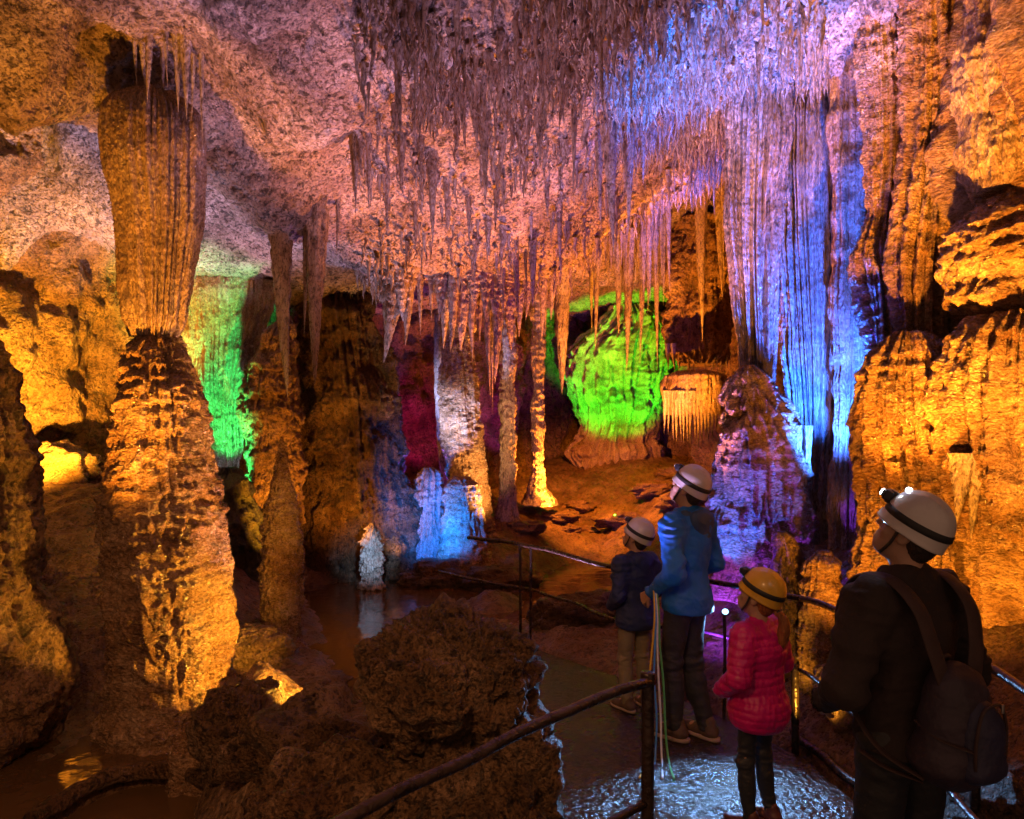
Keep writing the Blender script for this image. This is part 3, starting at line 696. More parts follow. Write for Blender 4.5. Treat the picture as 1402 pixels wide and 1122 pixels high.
form("flowstone_mound", "rounded amber shoulder of rippled flowstone behind the man with the backpack", "flowstone",
     [(455, 1228, 1262), (470, 1212, 1280), (488, 1198, 1296), (510, 1186, 1308), (545, 1176, 1322), (600, 1172, 1332), (660, 1178, 1342), (720, 1184, 1350), (780, 1178, 1356), (840, 1170, 1362), (930, 1160, 1370)], 4.9, MAT["flow"], seg=260, dz=0.012, flat=0.8, flute=(0.09, 24), ledge=(0.04, 4.2), drip=(0.9, 40), rough=(0.04, 2.2), small=(0.03, 12), seed=27)
form("drapery", "pale ribbed flowstone apron high on the amber wall", "drapery",
     [(-60, 1346, 1480), (20, 1336, 1490), (70, 1328, 1500), (110, 1324, 1500), (170, 1328, 1490), (230, 1334, 1470), (262, 1346, 1450)], 4.6, MAT["flute"], seg=240, dz=0.012, flute=(0.08, 24), ledge=(0.04, 3), rough=(0.05, 2.5), small=(0.025, 13), seed=28)
form("flowstone_ledge", "jutting amber flowstone shelf under the ribbed apron", "flowstone",
     [(262, 1370, 1470), (290, 1330, 1500), (330, 1306, 1510), (370, 1294, 1510), (395, 1300, 1500), (412, 1296, 1510), (432, 1320, 1490)], 4.6, MAT["flow"], seg=240, dz=0.01, flat=0.8, flute=(0.02, 14), ledge=(0.06, 6), drip=(0.8, 50), rough=(0.08, 2.5), small=(0.03, 12), seed=29)
form("flowstone_mound", "large golden flowstone cascade with stubby hanging toes beside the rounded shoulder", "flowstone",
     [(430, 1350, 1480), (455, 1320, 1510), (500, 1302, 1530), (560, 1296, 1540), (620, 1300, 1545), (680, 1312, 1545), (720, 1322, 1540), (745, 1330, 1530)], 4.4, MAT["flow"], seg=280, dz=0.011, flat=0.8, flute=(0.10, 24), ledge=(0.05, 3.6), drip=(0.9, 44), rough=(0.05, 2.2), small=(0.03, 12), seed=30)

# ---- boulder by the walkway, carved from one field
def boulder():
    c = P(620, 960, 3.35)
    F = Field((-0.95, 2.65, -0.35), (0.35, 4.0, 1.32), 0.014)
    F.ell(P(606, 908, 3.4), (0.37, 0.36, 0.36), k=0.1)
    F.ell(P(680, 915, 3.4), (0.20, 0.28, 0.28), k=0.1)
    F.ell(P(570, 910, 3.35), (0.24, 0.3, 0.3), k=0.1)
    F.cap(P(722, 875, 3.35), P(735, 1060, 3.3), 0.055, 0.16, k=0.06)
    F.cap(P(640, 980, 3.4), P(645, 1150, 3.4), 0.22, 0.42, k=0.15)
    F.cap(P(575, 1000, 3.35), P(560, 1140, 3.3), 0.16, 0.3, k=0.12)
    F.cap(P(700, 1000, 3.35), P(730, 1150, 3.3), 0.12, 0.2, k=0.1)
    V, Q, T = F.mesh(); V = relax(V, Q, 3)
    V = (V - c) * [0.83, 1, 1] + c; V[:, 2] = np.where(V[:, 2] > 0.5, V[:, 2] - 0.17 * (V[:, 2] - 0.5), V[:, 2])
    me = new_mesh("b", V, Q); N = normals_of(me)
    crust = sstep(0.75, 1.0, V[:, 2]) * 0.5 + 0.6
    gro = np.abs(noise(V * np.array([9, 9, 1.6]) + 3)) * sstep(0.75, 0.35, V[:, 2])
    d = 0.07 * fbm(V * 3.2, 3) + 0.07 * (ridge(V * np.array([3.5, 3.5, 5]) + 8, 2) - 0.4) + (0.075 * ridge(V * 9, 3) + 0.05 * ridge(V * 22, 2)) * crust + 0.10 * (gro - 0.2)
    V = V + N * d[:, None]
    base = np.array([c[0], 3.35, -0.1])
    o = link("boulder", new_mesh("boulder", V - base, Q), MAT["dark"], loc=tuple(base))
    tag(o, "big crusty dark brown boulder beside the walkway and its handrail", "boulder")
boulder()
# lumps of rock on the bank
def lump(label, px, py, d, r, mat, seed, name="rock", amp=0.35, group=None):
    n1, n2 = 70, 46
    th = np.linspace(0, 2 * np.pi, n1, endpoint=False); ph = np.linspace(0.02, np.pi - 0.02, n2)
    TH, PH = np.meshgrid(th, ph, indexing="ij")
    D = np.stack([np.cos(TH) * np.sin(PH), np.sin(TH) * np.sin(PH), -np.cos(PH)], -1).reshape(-1, 3)
    k = 1 + amp * fbm(D * 1.6 + seed * 5.1, 3) + 0.28 * amp * ridge(D * 6 + seed, 3)
    V = D * k[:, None] * np.array(r)
    c = P(px, py, d)
    c[2] = ground_z([c[0]], [c[1]])[0] + r[2] * 0.35
    o = link(name, new_mesh(name, V, grid_quads(n1, n2, True)), mat, loc=tuple(c))
    tag(o, label, "rock", group)
    return o
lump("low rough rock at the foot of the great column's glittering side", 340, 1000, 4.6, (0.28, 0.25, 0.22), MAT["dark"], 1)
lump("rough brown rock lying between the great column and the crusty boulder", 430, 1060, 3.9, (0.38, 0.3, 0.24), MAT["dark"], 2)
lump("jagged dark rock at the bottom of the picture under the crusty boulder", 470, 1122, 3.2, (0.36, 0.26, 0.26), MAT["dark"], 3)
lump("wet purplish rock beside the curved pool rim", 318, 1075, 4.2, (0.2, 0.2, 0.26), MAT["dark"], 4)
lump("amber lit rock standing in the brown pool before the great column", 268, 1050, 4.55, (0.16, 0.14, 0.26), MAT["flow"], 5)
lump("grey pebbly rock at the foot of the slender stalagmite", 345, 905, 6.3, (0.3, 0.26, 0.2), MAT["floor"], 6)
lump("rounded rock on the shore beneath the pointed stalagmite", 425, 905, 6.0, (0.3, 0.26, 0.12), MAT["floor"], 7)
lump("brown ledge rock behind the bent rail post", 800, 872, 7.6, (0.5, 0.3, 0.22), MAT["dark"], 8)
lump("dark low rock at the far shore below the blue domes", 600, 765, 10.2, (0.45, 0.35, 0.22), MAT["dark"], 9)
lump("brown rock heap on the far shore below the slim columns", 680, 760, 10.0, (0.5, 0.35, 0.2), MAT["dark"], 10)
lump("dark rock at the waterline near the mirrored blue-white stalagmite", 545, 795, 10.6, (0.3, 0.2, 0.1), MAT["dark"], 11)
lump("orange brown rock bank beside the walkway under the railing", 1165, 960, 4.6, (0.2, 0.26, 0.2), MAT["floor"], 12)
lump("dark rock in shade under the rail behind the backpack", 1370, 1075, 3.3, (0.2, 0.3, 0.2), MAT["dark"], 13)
lump("glowing golden rubble on the ledge by the shadowed pillar", 75, 668, 8.4, (0.45, 0.3, 0.3), MAT["flow"], 14)
for i, (px, py, d, r) in enumerate([(765, 700, 13.0, .22), (800, 715, 13.4, .18), (850, 720, 13.2, .3), (900, 690, 13.5, .3), (780, 740, 12.8, .14), (720, 735, 12.0, .2), (925, 655, 14.6, .25), (790, 668, 14.2, .2), (940, 700, 12.5, .3)]):
    lump("rounded orange lit rock on the slope below the green grotto", px, py, d, (r * 1.5, r, r * .6), MAT["floor"], 20 + i, group="rocks on the orange slope")

# pool rim at the picture's foot: a smooth stone dam
pts = np.array([P(40, 1140, 3.9), P(110, 1098, 4.25), P(165, 1072, 4.45), P(215, 1064, 4.5), P(262, 1070, 4.45), P(288, 1084, 4.35), P(292, 1110, 4.15)]); pts[:, 2] = WATER + 0.02
V, Q, T = tube(pts, [0.05, 0.05, 0.05, 0.05, 0.05], 16, 90)
V = V + 0.012 * np.stack([fbm(V * 6, 2), fbm(V * 6 + 9, 2), fbm(V * 6 + 19, 2)], -1)
o = link("rimstone_dam", new_mesh("rimstone_dam", V, Q, T), MAT["dark"]); tag(o, "curved dark stone rim holding the brown pool", "pool rim")
pts2 = pts.copy(); pts2[:, 1] += 0.05
n = 60; pa = smooth_path(pts2, n)
lev = np.linspace(WATER - 0.02, -0.6, 8)
V = np.stack([np.repeat(pa[:, 0], 8), np.repeat(pa[:, 1], 8), np.tile(lev, n)], -1); V[:, 1] += 0.02 * fbm(V * 5, 2)
wall_o = link("dam_face", new_mesh("dam_face", V, grid_quads(n, 8)), MAT["floor"], o)

# ---- stalactites: six shapes, copied
def stal_mesh(seed, flare=0.55):
    r = np.random.default_rng(seed); seg, n = 22, 60
    t = np.linspace(0, 1, n); th = np.linspace(0, 2 * np.pi, seg, endpoint=False)
    pw = r.uniform(0.75, 1.25)
    rad = (1 - t)**pw * 0.90 + 0.07 * (1 - t**6) + flare * np.exp(-t * 16)
    rad = rad * (1 + 0.10 * np.sin(t * 40 + 3 * r.random()) * 0.4)
    TH, TT = np.meshgrid(th, t, indexing="ij"); R = np.tile(rad, (seg, 1))
    q = np.stack([np.cos(TH) * 1.4 + seed * 5, np.sin(TH) * 1.4, TT * 1.5], -1).reshape(-1, 3)
    q2 = np.stack([np.cos(TH) * 2.0 + seed * 5, np.sin(TH) * 2.0, TT * 26], -1).reshape(-1, 3)
    k = 1 + 0.55 * (np.abs(noise(q)) - 0.2) + 0.22 * noise(q2)
    bx, by = r.uniform(-0.5, 0.5, 2)
    X = R.ravel() * np.cos(TH.ravel()) * k + bx * (TT.ravel())**2
    Y = R.ravel() * np.sin(TH.ravel()) * k + by * (TT.ravel())**2
    V = np.stack([X, Y, -TT.ravel()], -1)
    V = np.concatenate([V, [[0, 0, 0.0], [bx, by, -1.0]]])
    i = np.arange(seg); j = (i + 1) % seg
    T = np.concatenate([np.stack([j * n, i * n, np.full(seg, seg * n)], -1)[:, ::-1], np.stack([i * n + n - 1, j * n + n - 1, np.full(seg, seg * n + 1)], -1)[:, ::-1]])
    me = new_mesh("stalactite", V, grid_quads(seg, n, True, flip=True), T)
    me.materials.append(MAT["drip"])
    return me
STM = [stal_mesh(i) for i in range(7)]; STN = [stal_mesh(i, 0.0) for i in range(7)]
n_st = [0]
def stal(px, y0, y1, w, d, label, group=None, sink=0.15, k=None, flare=True):
    """stalactite from photo row y0 to y1, w pixels wide at the root, hanging at distance d"""
    a = P(px, y0, d); b = P(px, y1, d)
    zc = float(ceil_z([a[0]], [d])[0])
    if y0 < 420 and d < 9.6 and abs(zc - a[2]) < 0.6: a[2] = zc
    L = a[2] - b[2] + sink; r = w * d / 2000.0
    o = bpy.data.objects.new("stalactite", (STM if flare else STN)[(n_st[0] if k is None else k) % 7]); COL.objects.link(o)
    o.location = (a[0], d, a[2] + sink); o.scale = (r, r, L); o.rotation_euler = (0, 0, random.uniform(0, 6.28))
    tag(o, label, "stalactite", group); n_st[0] += 1
    return o
# the ones a viewer would point at
stal(384, 318, 546, 36, 6.9, "long smooth stalactite pointing at the tip of the slender stalagmite", k=1, sink=0.32)
stal(431, 305, 530, 32, 6.9, "long stalactite with a water drop at its tip, beside the one over the slender stalagmite", k=3, sink=0.32)
stal(420, 312, 460, 15, 6.95, "short thin stalactite squeezed between the two long ones under the bare lobe", k=0, sink=0.3)
stal(443, 300, 400, 16, 7.0, "short stubby stalactite on the rim of the bare lobe", k=2, sink=0.3)
stal(463, 285, 352, 10, 7.0, "tiny stalactite at the end of the bare lobe", k=4)
stal(486, 110, 275, 20, 6.0, "dark brown stalactite in the crease beside the bare lobe", k=2)
stal(592, 130, 340, 22, 6.3, "long dark stalactite hanging alone before the lilac fringe", k=5)
stal(663, 60, 265, 22, 5.7, "dark tapering stalactite high in the middle of the roof", k=1)
stal(650, 60, 200, 20, 5.5, "blunt brown stalactite high in the roof beside the dark tapering one", k=3)
stal(703, 225, 440, 24, 8.2, "thick brown stalactite cluster leader pointing at the slim columns", k=1)
stal(690, 230, 380, 14, 8.3, "thin stalactite leaning on the thick brown cluster leader", k=0)
stal(717, 235, 400, 16, 8.1, "amber edged stalactite in the thick brown cluster", k=2)
stal(651, 250, 400, 10, 7.6, "thread thin dark stalactite above the pale fringe", k=4)
stal(820, 90, 315, 17, 6.6, "slim lilac stalactite, twin of the blue one over the green grotto", k=4)
stal(834, 80, 352, 26, 6.4, "long blue stalactite with a bright needle tip over the green grotto", k=1)
stal(862, 130, 320, 18, 6.9, "violet stalactite beside the blue needle tipped one", k=3)
stal(880, 160, 255, 18, 7.0, "short violet stalactite at the edge of the blue roof", k=5)
stal(770, 380, 540, 26, 10.4, "long orange stalactite with a needle tip before the green grotto", k=3)
stal(861, 330, 512, 20, 10.8, "long orange stalactite hanging in front of the green waterfall of stone", k=1)
stal(846, 330, 460, 16, 11.0, "medium orange stalactite, twin of the long one before the green stone", k=2)
stal(880, 330, 500, 14, 11.3, "dim straight stalactite crossing the top of the green stone", k=0)
stal(899, 340, 505, 12, 11.4, "thin dim stalactite at the side of the green stone", k=5)
# dark single ones hanging clear of the pinkish roof
for i, (px, y0, y1, w, d) in enumerate([(520, 90, 212, 15, 5.6), (546, 60, 175, 17, 5.2), (552, 140, 262, 16, 6.0), (576, 120, 250, 14, 6.0), (601, 30, 150, 18, 5.0), (612, 170, 322, 15, 6.6), (632, 60, 182, 17, 5.2), (641, 200, 345, 12, 6.9),
                                        (669, 220, 362, 15, 7.2), (740, 110, 232, 15, 5.9), (730, 250, 420, 15, 7.9), (765, 230, 382, 14, 7.6), (786, 120, 262, 14, 6.2), (530, 210, 330, 13, 6.8), (568, 240, 352, 12, 7.2), (505, 150, 290, 13, 6.3), (715, 150, 262, 12, 6.3), (748, 190, 300, 12, 7.0)]):
    stal(px, y0, y1, w, d, "dark single stalactite hanging clear of the pinkish roof in mid cave", "dark single stalactites", k=i, sink=0.25)
# fringe under the hanging mass
FR = [(540, 352, 498, 44, 8.4), (560, 352, 475, 26, 8.4), (549, 350, 440, 34, 8.3), (527, 358, 410, 20, 8.4), (510, 362, 405, 20, 8.5), (497, 362, 392, 18, 8.6), (575, 352, 460, 12, 8.5), (590, 352, 438, 12, 8.5),
      (611, 345, 478, 26, 8.6), (622, 345, 484, 22, 8.5), (634, 345, 480, 30, 8.6), (645, 345, 500, 20, 8.6), (604, 340, 440, 30, 8.5), (655, 350, 470, 24, 8.7), (666, 350, 548, 18, 8.8), (673, 355, 570, 10, 8.9), (683, 350, 528, 24, 8.7), (697, 355, 480, 26, 8.8), (676, 350, 460, 30, 8.6), (664, 350, 440, 28, 8.5),
      (712, 360, 462, 22, 8.9), (726, 360, 440, 20, 9.0), (745, 360, 470, 18, 9.2), (757, 360, 440, 18, 9.3), (628, 350, 430, 50, 8.7), (595, 350, 420, 24, 8.6), (650, 345, 420, 40, 8.5), (690, 350, 430, 36, 8.6)]
LF = {0: "longest of the lilac stalactites, a pink tip pointing at the dark rock mass", 1: "lilac stalactite joined to the longest lilac one", 14: "long pink stalactite with a thread tip beside the stout pale column", 16: "pink stalactite with a blunt bright tip in the hanging fringe"}
for i, f in enumerate(FR):
    stal(*f, LF.get(i, "pale stalactite fused into the hanging fringe above the stout column"), None if i in LF else "fringe stalactites", k=i)
# orange ones at the back and teeth
for i in range(34):
    px = random.uniform(745, 1000); d = random.uniform(9.6, 11.6)
    y0 = random.uniform(300, 345); L = random.choice([40, 55, 70, 90, 130]) * random.uniform(.8, 1.2)
    stal(px, y0, y0 + L, random.uniform(9, 20), d, "orange stalactite in the rank above the green grotto", "orange stalactites above the grotto", sink=0.9)
for i in range(11):
    px = 917 + i * 8 + random.uniform(-3, 3)
    stal(px, 484, 502 + random.uniform(0, 16), random.uniform(6, 9), 11.2 + random.uniform(-.06, .06), "small orange tooth on the toothed edge over the needle curtain", "teeth over the needle curtain", k=i, flare=False)
for i in range(17):
    a = -2.7 + i * 2.3 / 16
    px = 950 + 38 * math.cos(a * 1.16 + 0.0); d = 10.6 + 0.36 * math.sin(a)
    px = 911 + i * 4.95
    d = 10.6 - 0.36 * math.sqrt(max(0, 1 - ((px - 950) / 41)**2))
    t = 1 - abs((px - 950) / 46)**2
    stal(px, 545, 572 + 46 * (0.25 + 0.75 * t) * random.uniform(.75, 1.08), random.uniform(5, 8), d, "orange stone needle below the dome of the needle curtain", "needles of the needle curtain", sink=0.1, k=i, flare=False)
for i, (px, L) in enumerate([(1078, 40), (1092, 60), (1106, 46), (1064, 30), (1085, 36)]):
    stal(px, 632, 655 + L * 1.1, 13, 6.12, "violet drip finger on the tiered purple stalagmite", "drip fingers on the purple stalagmite", k=i, sink=0.3, flare=False)
for i, (px, y1, w) in enumerate([(1318, 726, 26), (1336, 742, 22), (1351, 733, 16), (1368, 748, 24), (1386, 738, 18), (1404, 746, 24)]):
    stal(px, 690, y1, w * 1.2, 4.32, "golden toe hanging from the flowstone cascade", "golden toes of the cascade", k=i, sink=0.3, flare=False)
for i, (px, y0, y1, w) in enumerate([(180, 92, 128, 12), (192, 100, 140, 12), (206, 108, 140, 14), (218, 112, 146, 12), (230, 116, 142, 12), (243, 122, 152, 12), (256, 128, 160, 12), (268, 136, 170, 11), (276, 150, 214, 9)]):
    stal(px + random.uniform(-5, 5), y0, y1 + random.uniform(-22, 8), w * random.uniform(.7, 1.5), 4.95 + random.uniform(-.12, .12), "amber drip on the lip of rock above the great column's bulb", "amber drips above the great column", k=i)
# the roof's own forest
cnt = 0; spots = []
while cnt < 105:
    px = random.uniform(480, 1130); d = random.uniform(4.6, 9.0)
    x = (px - 701) * d / 1000
    zc = ceil_z([x], [d])[0]
    py = 595 - (zc - EYE) * 1000 / d
    if py < -40 or py > 375: continue
    if px > 1000 and py > 120: continue
    if any((x - a)**2 + (d - b)**2 < 0.02 for a, b in spots): continue
    spots.append((x, d))
    if py > 160 and px < 840 and random.random() < 0.75: continue
    if px < 560 and py > 110 and random.random() < 0.7: continue
    L = random.choice([0.14, 0.18, 0.22, 0.3, 0.4, 0.6]) * random.uniform(0.8, 1.2)
    o = bpy.data.objects.new("stalactite", STM[cnt % 7]); COL.objects.link(o)
    r = L * random.uniform(0.025, 0.05) + 0.008
    o.location = (x, d, zc + 0.16); o.scale = (r, r, L + 0.16); o.rotation_euler = (random.uniform(-.03, .03), random.uniform(-.03, .03), random.uniform(0, 6.28))
    if px > 860: tag(o, "stalactite in the blue and lilac forest of drips near the blue curtain", "stalactite", "blue lit roof stalactites")
    elif d < 6: tag(o, "brownish stalactite in the upper forest of drips in mid roof", "stalactite", "upper roof stalactites")
    else: tag(o, "pinkish stalactite in the forest of drips just above the hanging fringe", "stalactite", "lower roof stalactites")
    cnt += 1
# countless small straws: one mass
parts_V, parts_Q = [], []
N = 6500
sx = rng.uniform(-2.6, 3.0, N * 3); sy = 3.0 + 6.6 * rng.random(N * 3)**0.9
pxs = 701 + sx * 1000 / sy
dens = 0.45 + 1.0 * fbm(np.stack([sx * 1.6, sy * 1.6, sx * 0], -1), 2)
_w = zone_drip(sx, sy); dens = dens * np.clip(_w * 1.35 - 0.33, 0.2, 1)
ok = (pxs > 485) & (pxs < 1135) & (rng.random(N * 3) < dens * 1.2)
sx, sy = sx[ok][:N], sy[ok][:N]
sz = ceil_z(sx, sy); n = len(sx)
Ls = 0.04 + 0.26 * rng.random(n)**2.6; Rs = 0.006 + 0.04 * Ls + 0.008 * rng.random(n)
seg = 6; tt = np.array([-0.25, 0.0, 0.35, 0.7, 1.0]); rr = np.array([1.5, 1.1, 0.75, 0.45, 0.1])
a = np.linspace(0, 2 * np.pi, seg, endpoint=False)
sz = sz - 0.10
V = np.zeros((n, seg, 5, 3))
jx = rng.normal(0, 0.012, (n, 1, 5)); jy = rng.normal(0, 0.012, (n, 1, 5))
V[..., 0] = sx[:, None, None] + Rs[:, None, None] * np.cos(a)[None, :, None] * rr + jx * (tt > 0)
V[..., 1] = sy[:, None, None] + Rs[:, None, None] * np.sin(a)[None, :, None] * rr + jy * (tt > 0)
V[..., 2] = sz[:, None, None] - Ls[:, None, None] * tt
q = grid_quads(seg, 5, True, flip=True)
Q = (q[None] + (np.arange(n) * seg * 5)[:, None, None]).reshape(-1, 4)
o = link("drip_straws", new_mesh("drip_straws", V.reshape(-1, 3), Q), MAT["drip"])
tag(o, "countless short stone straws bristling from the middle of the roof", "dripstone", kind="stuff")
# ================================================================== PEOPLE
MAT["skin"] = plain_mat("skin", (0.45, 0.26, 0.18), 0.5, var=0.12, bump=0.002, bscale=150)
MAT["hair_dark"] = plain_mat("dark_hair", (0.03, 0.018, 0.012), 0.45, var=0.4, vscale=30, bump=0.01, bscale=60, stretch=(3, 3, 0.4))
MAT["hair_red"] = plain_mat("auburn_hair", (0.30, 0.10, 0.03), 0.42, var=0.5, vscale=30, bump=0.012, bscale=60, stretch=(3, 3, 0.35))
MAT["white_shell"] = plain_mat("white_helmet_shell", (0.62, 0.58, 0.58), 0.3, var=0.08, vscale=12, bump=0.0008, bscale=90, coat=0.4)
MAT["yellow_shell"] = plain_mat("yellow_helmet_shell", (0.72, 0.40, 0.04), 0.3, var=0.1, vscale=12, bump=0.0008, bscale=90, coat=0.4)
MAT["band"] = plain_mat("black_elastic", (0.018, 0.018, 0.02), 0.6, var=0.3, bump=0.001, bscale=200)
MAT["lampbox"] = plain_mat("black_plastic", (0.02, 0.02, 0.025), 0.35, var=0.2)
MAT["lens"] = plain_mat("lamp_lens", (0.75, 0.8, 0.85), 0.12, var=0.02, coat=1)
MAT["lens_and_glow"] = plain_mat("lit_lens_and_glow", (0.9, 0.95, 1.0), 0.2, var=0.0, emit=(0.85, 0.93, 1.0), estr=14)
MAT["eye"] = plain_mat("eye_white", (0.7, 0.68, 0.65), 0.2, var=0.02)
MAT["iris"] = plain_mat("eye_iris", (0.06, 0.04, 0.03), 0.15, var=0.2)
MAT["blue_jacket"] = plain_mat("blue_softshell", (0.005, 0.13, 0.55), 0.6, var=0.3, vscale=5, bump=0.01, bscale=22)
MAT["hood_lining"] = plain_mat("slate_hood", (0.03, 0.07, 0.16), 0.7, var=0.25, vscale=6, bump=0.006, bscale=26)
MAT["navy_jacket"] = plain_mat("navy_cloth", (0.012, 0.025, 0.11), 0.7, var=0.25, vscale=5, bump=0.006, bscale=26)
MAT["pink_jacket"] = plain_mat("pink_nylon", (0.55, 0.005, 0.17), 0.42, var=0.18, vscale=6, bump=0.006, bscale=34)
MAT["brown_jacket"] = plain_mat("dark_brown_fleece", (0.028, 0.018, 0.018), 0.85, var=0.3, vscale=7, bump=0.004, bscale=60)
MAT["jeans"] = plain_mat("charcoal_denim", (0.022, 0.024, 0.03), 0.75, var=0.35, vscale=6, bump=0.006, bscale=40)
MAT["khaki"] = plain_mat("khaki_cotton", (0.20, 0.17, 0.12), 0.8, var=0.25, vscale=6, bump=0.006, bscale=40)
MAT["legging"] = plain_mat("black_leggings", (0.02, 0.022, 0.028), 0.6, var=0.25, vscale=6, bump=0.004, bscale=40)
MAT["shoe"] = plain_mat("brown_suede", (0.085, 0.055, 0.042), 0.7, var=0.35, vscale=14, bump=0.004, bscale=50)
MAT["sole"] = plain_mat("pale_rubber", (0.33, 0.26, 0.22), 0.7, var=0.2, vscale=14)
MAT["boot"] = plain_mat("dark_red_boot", (0.10, 0.03, 0.03), 0.5, var=0.3, vscale=14, bump=0.003, bscale=50)
MAT["pack"] = plain_mat("plum_nylon", (0.040, 0.028, 0.045), 0.6, var=0.3, vscale=6, bump=0.005, bscale=45)
MAT["pack_panel"] = plain_mat("navy_nylon", (0.03, 0.03, 0.075), 0.55, var=0.3, vscale=8, bump=0.004, bscale=60)
MAT["strap"] = plain_mat("brown_webbing", (0.055, 0.03, 0.028), 0.75, var=0.25, vscale=20, bump=0.002, bscale=150)
MAT["metal_bit"] = plain_mat("grey_metal", (0.4, 0.38, 0.36), 0.35, metal=0.9)

def rx(a): c, s = math.cos(a), math.sin(a); return np.array([[1, 0, 0], [0, c, -s], [0, s, c]])
def rzm(a): c, s = math.cos(a), math.sin(a); return np.array([[c, -s, 0], [s, c, 0], [0, 0, 1]])
def unit(v): v = np.asarray(v, float); return v / (np.linalg.norm(v) + 1e-9)

def hand_mesh(wrist, elbow, palm_n, side, curl=0.6):
    w = np.asarray(wrist, float); d = unit(w - np.asarray(elbow, float)); n = unit(palm_n - d * (np.asarray(palm_n) @ d)); a = np.cross(d, n)
    a = a if side > 0 else -a                                          # thumb side
    F = Field(np.minimum(w, w + d * 0.2) - 0.1, np.maximum(w, w + d * 0.2) + 0.1, 0.003)
    F.cap(w - d * 0.04, w + d * 0.02, 0.026, 0.024, k=0.015)
    lens = [(0.040, 0.034), (0.046, 0.038), (0.042, 0.034), (0.032, 0.027)]
    for i in range(4):
        off = a * (1.5 - i) * 0.0205
        kn = w + d * (0.088 - 0.006 * abs(i - 1.2)) + off
        F.cap(w + d * 0.02 + off * 0.6, kn, 0.0125, 0.0105, k=0.014)
        c1 = curl * (0.9 + 0.08 * i); c2 = curl * (2.1 + 0.1 * i)
        p1 = kn + lens[i][0] * (d * math.cos(c1) + n * math.sin(c1))
        p2 = p1 + lens[i][1] * (d * math.cos(c2) + n * math.sin(c2))
        F.cap(kn, p1, 0.0098, 0.0086, k=0.003); F.cap(p1, p2, 0.0086, 0.0072, k=0.003)
    t0 = w + d * 0.03 + a * 0.026; t1 = t0 + d * 0.030 + a * 0.024 + n * 0.014; t2 = t1 + d * 0.028 + a * 0.004 + n * 0.016
    F.cap(w + d * 0.02 + a * 0.012, t0, 0.014, 0.014, k=0.012); F.cap(t0, t1, 0.0125, 0.0105, k=0.006); F.cap(t1, t2, 0.0105, 0.0085, k=0.004)
    V, Q, T = F.mesh()
    return relax(V, Q, 2), Q, None

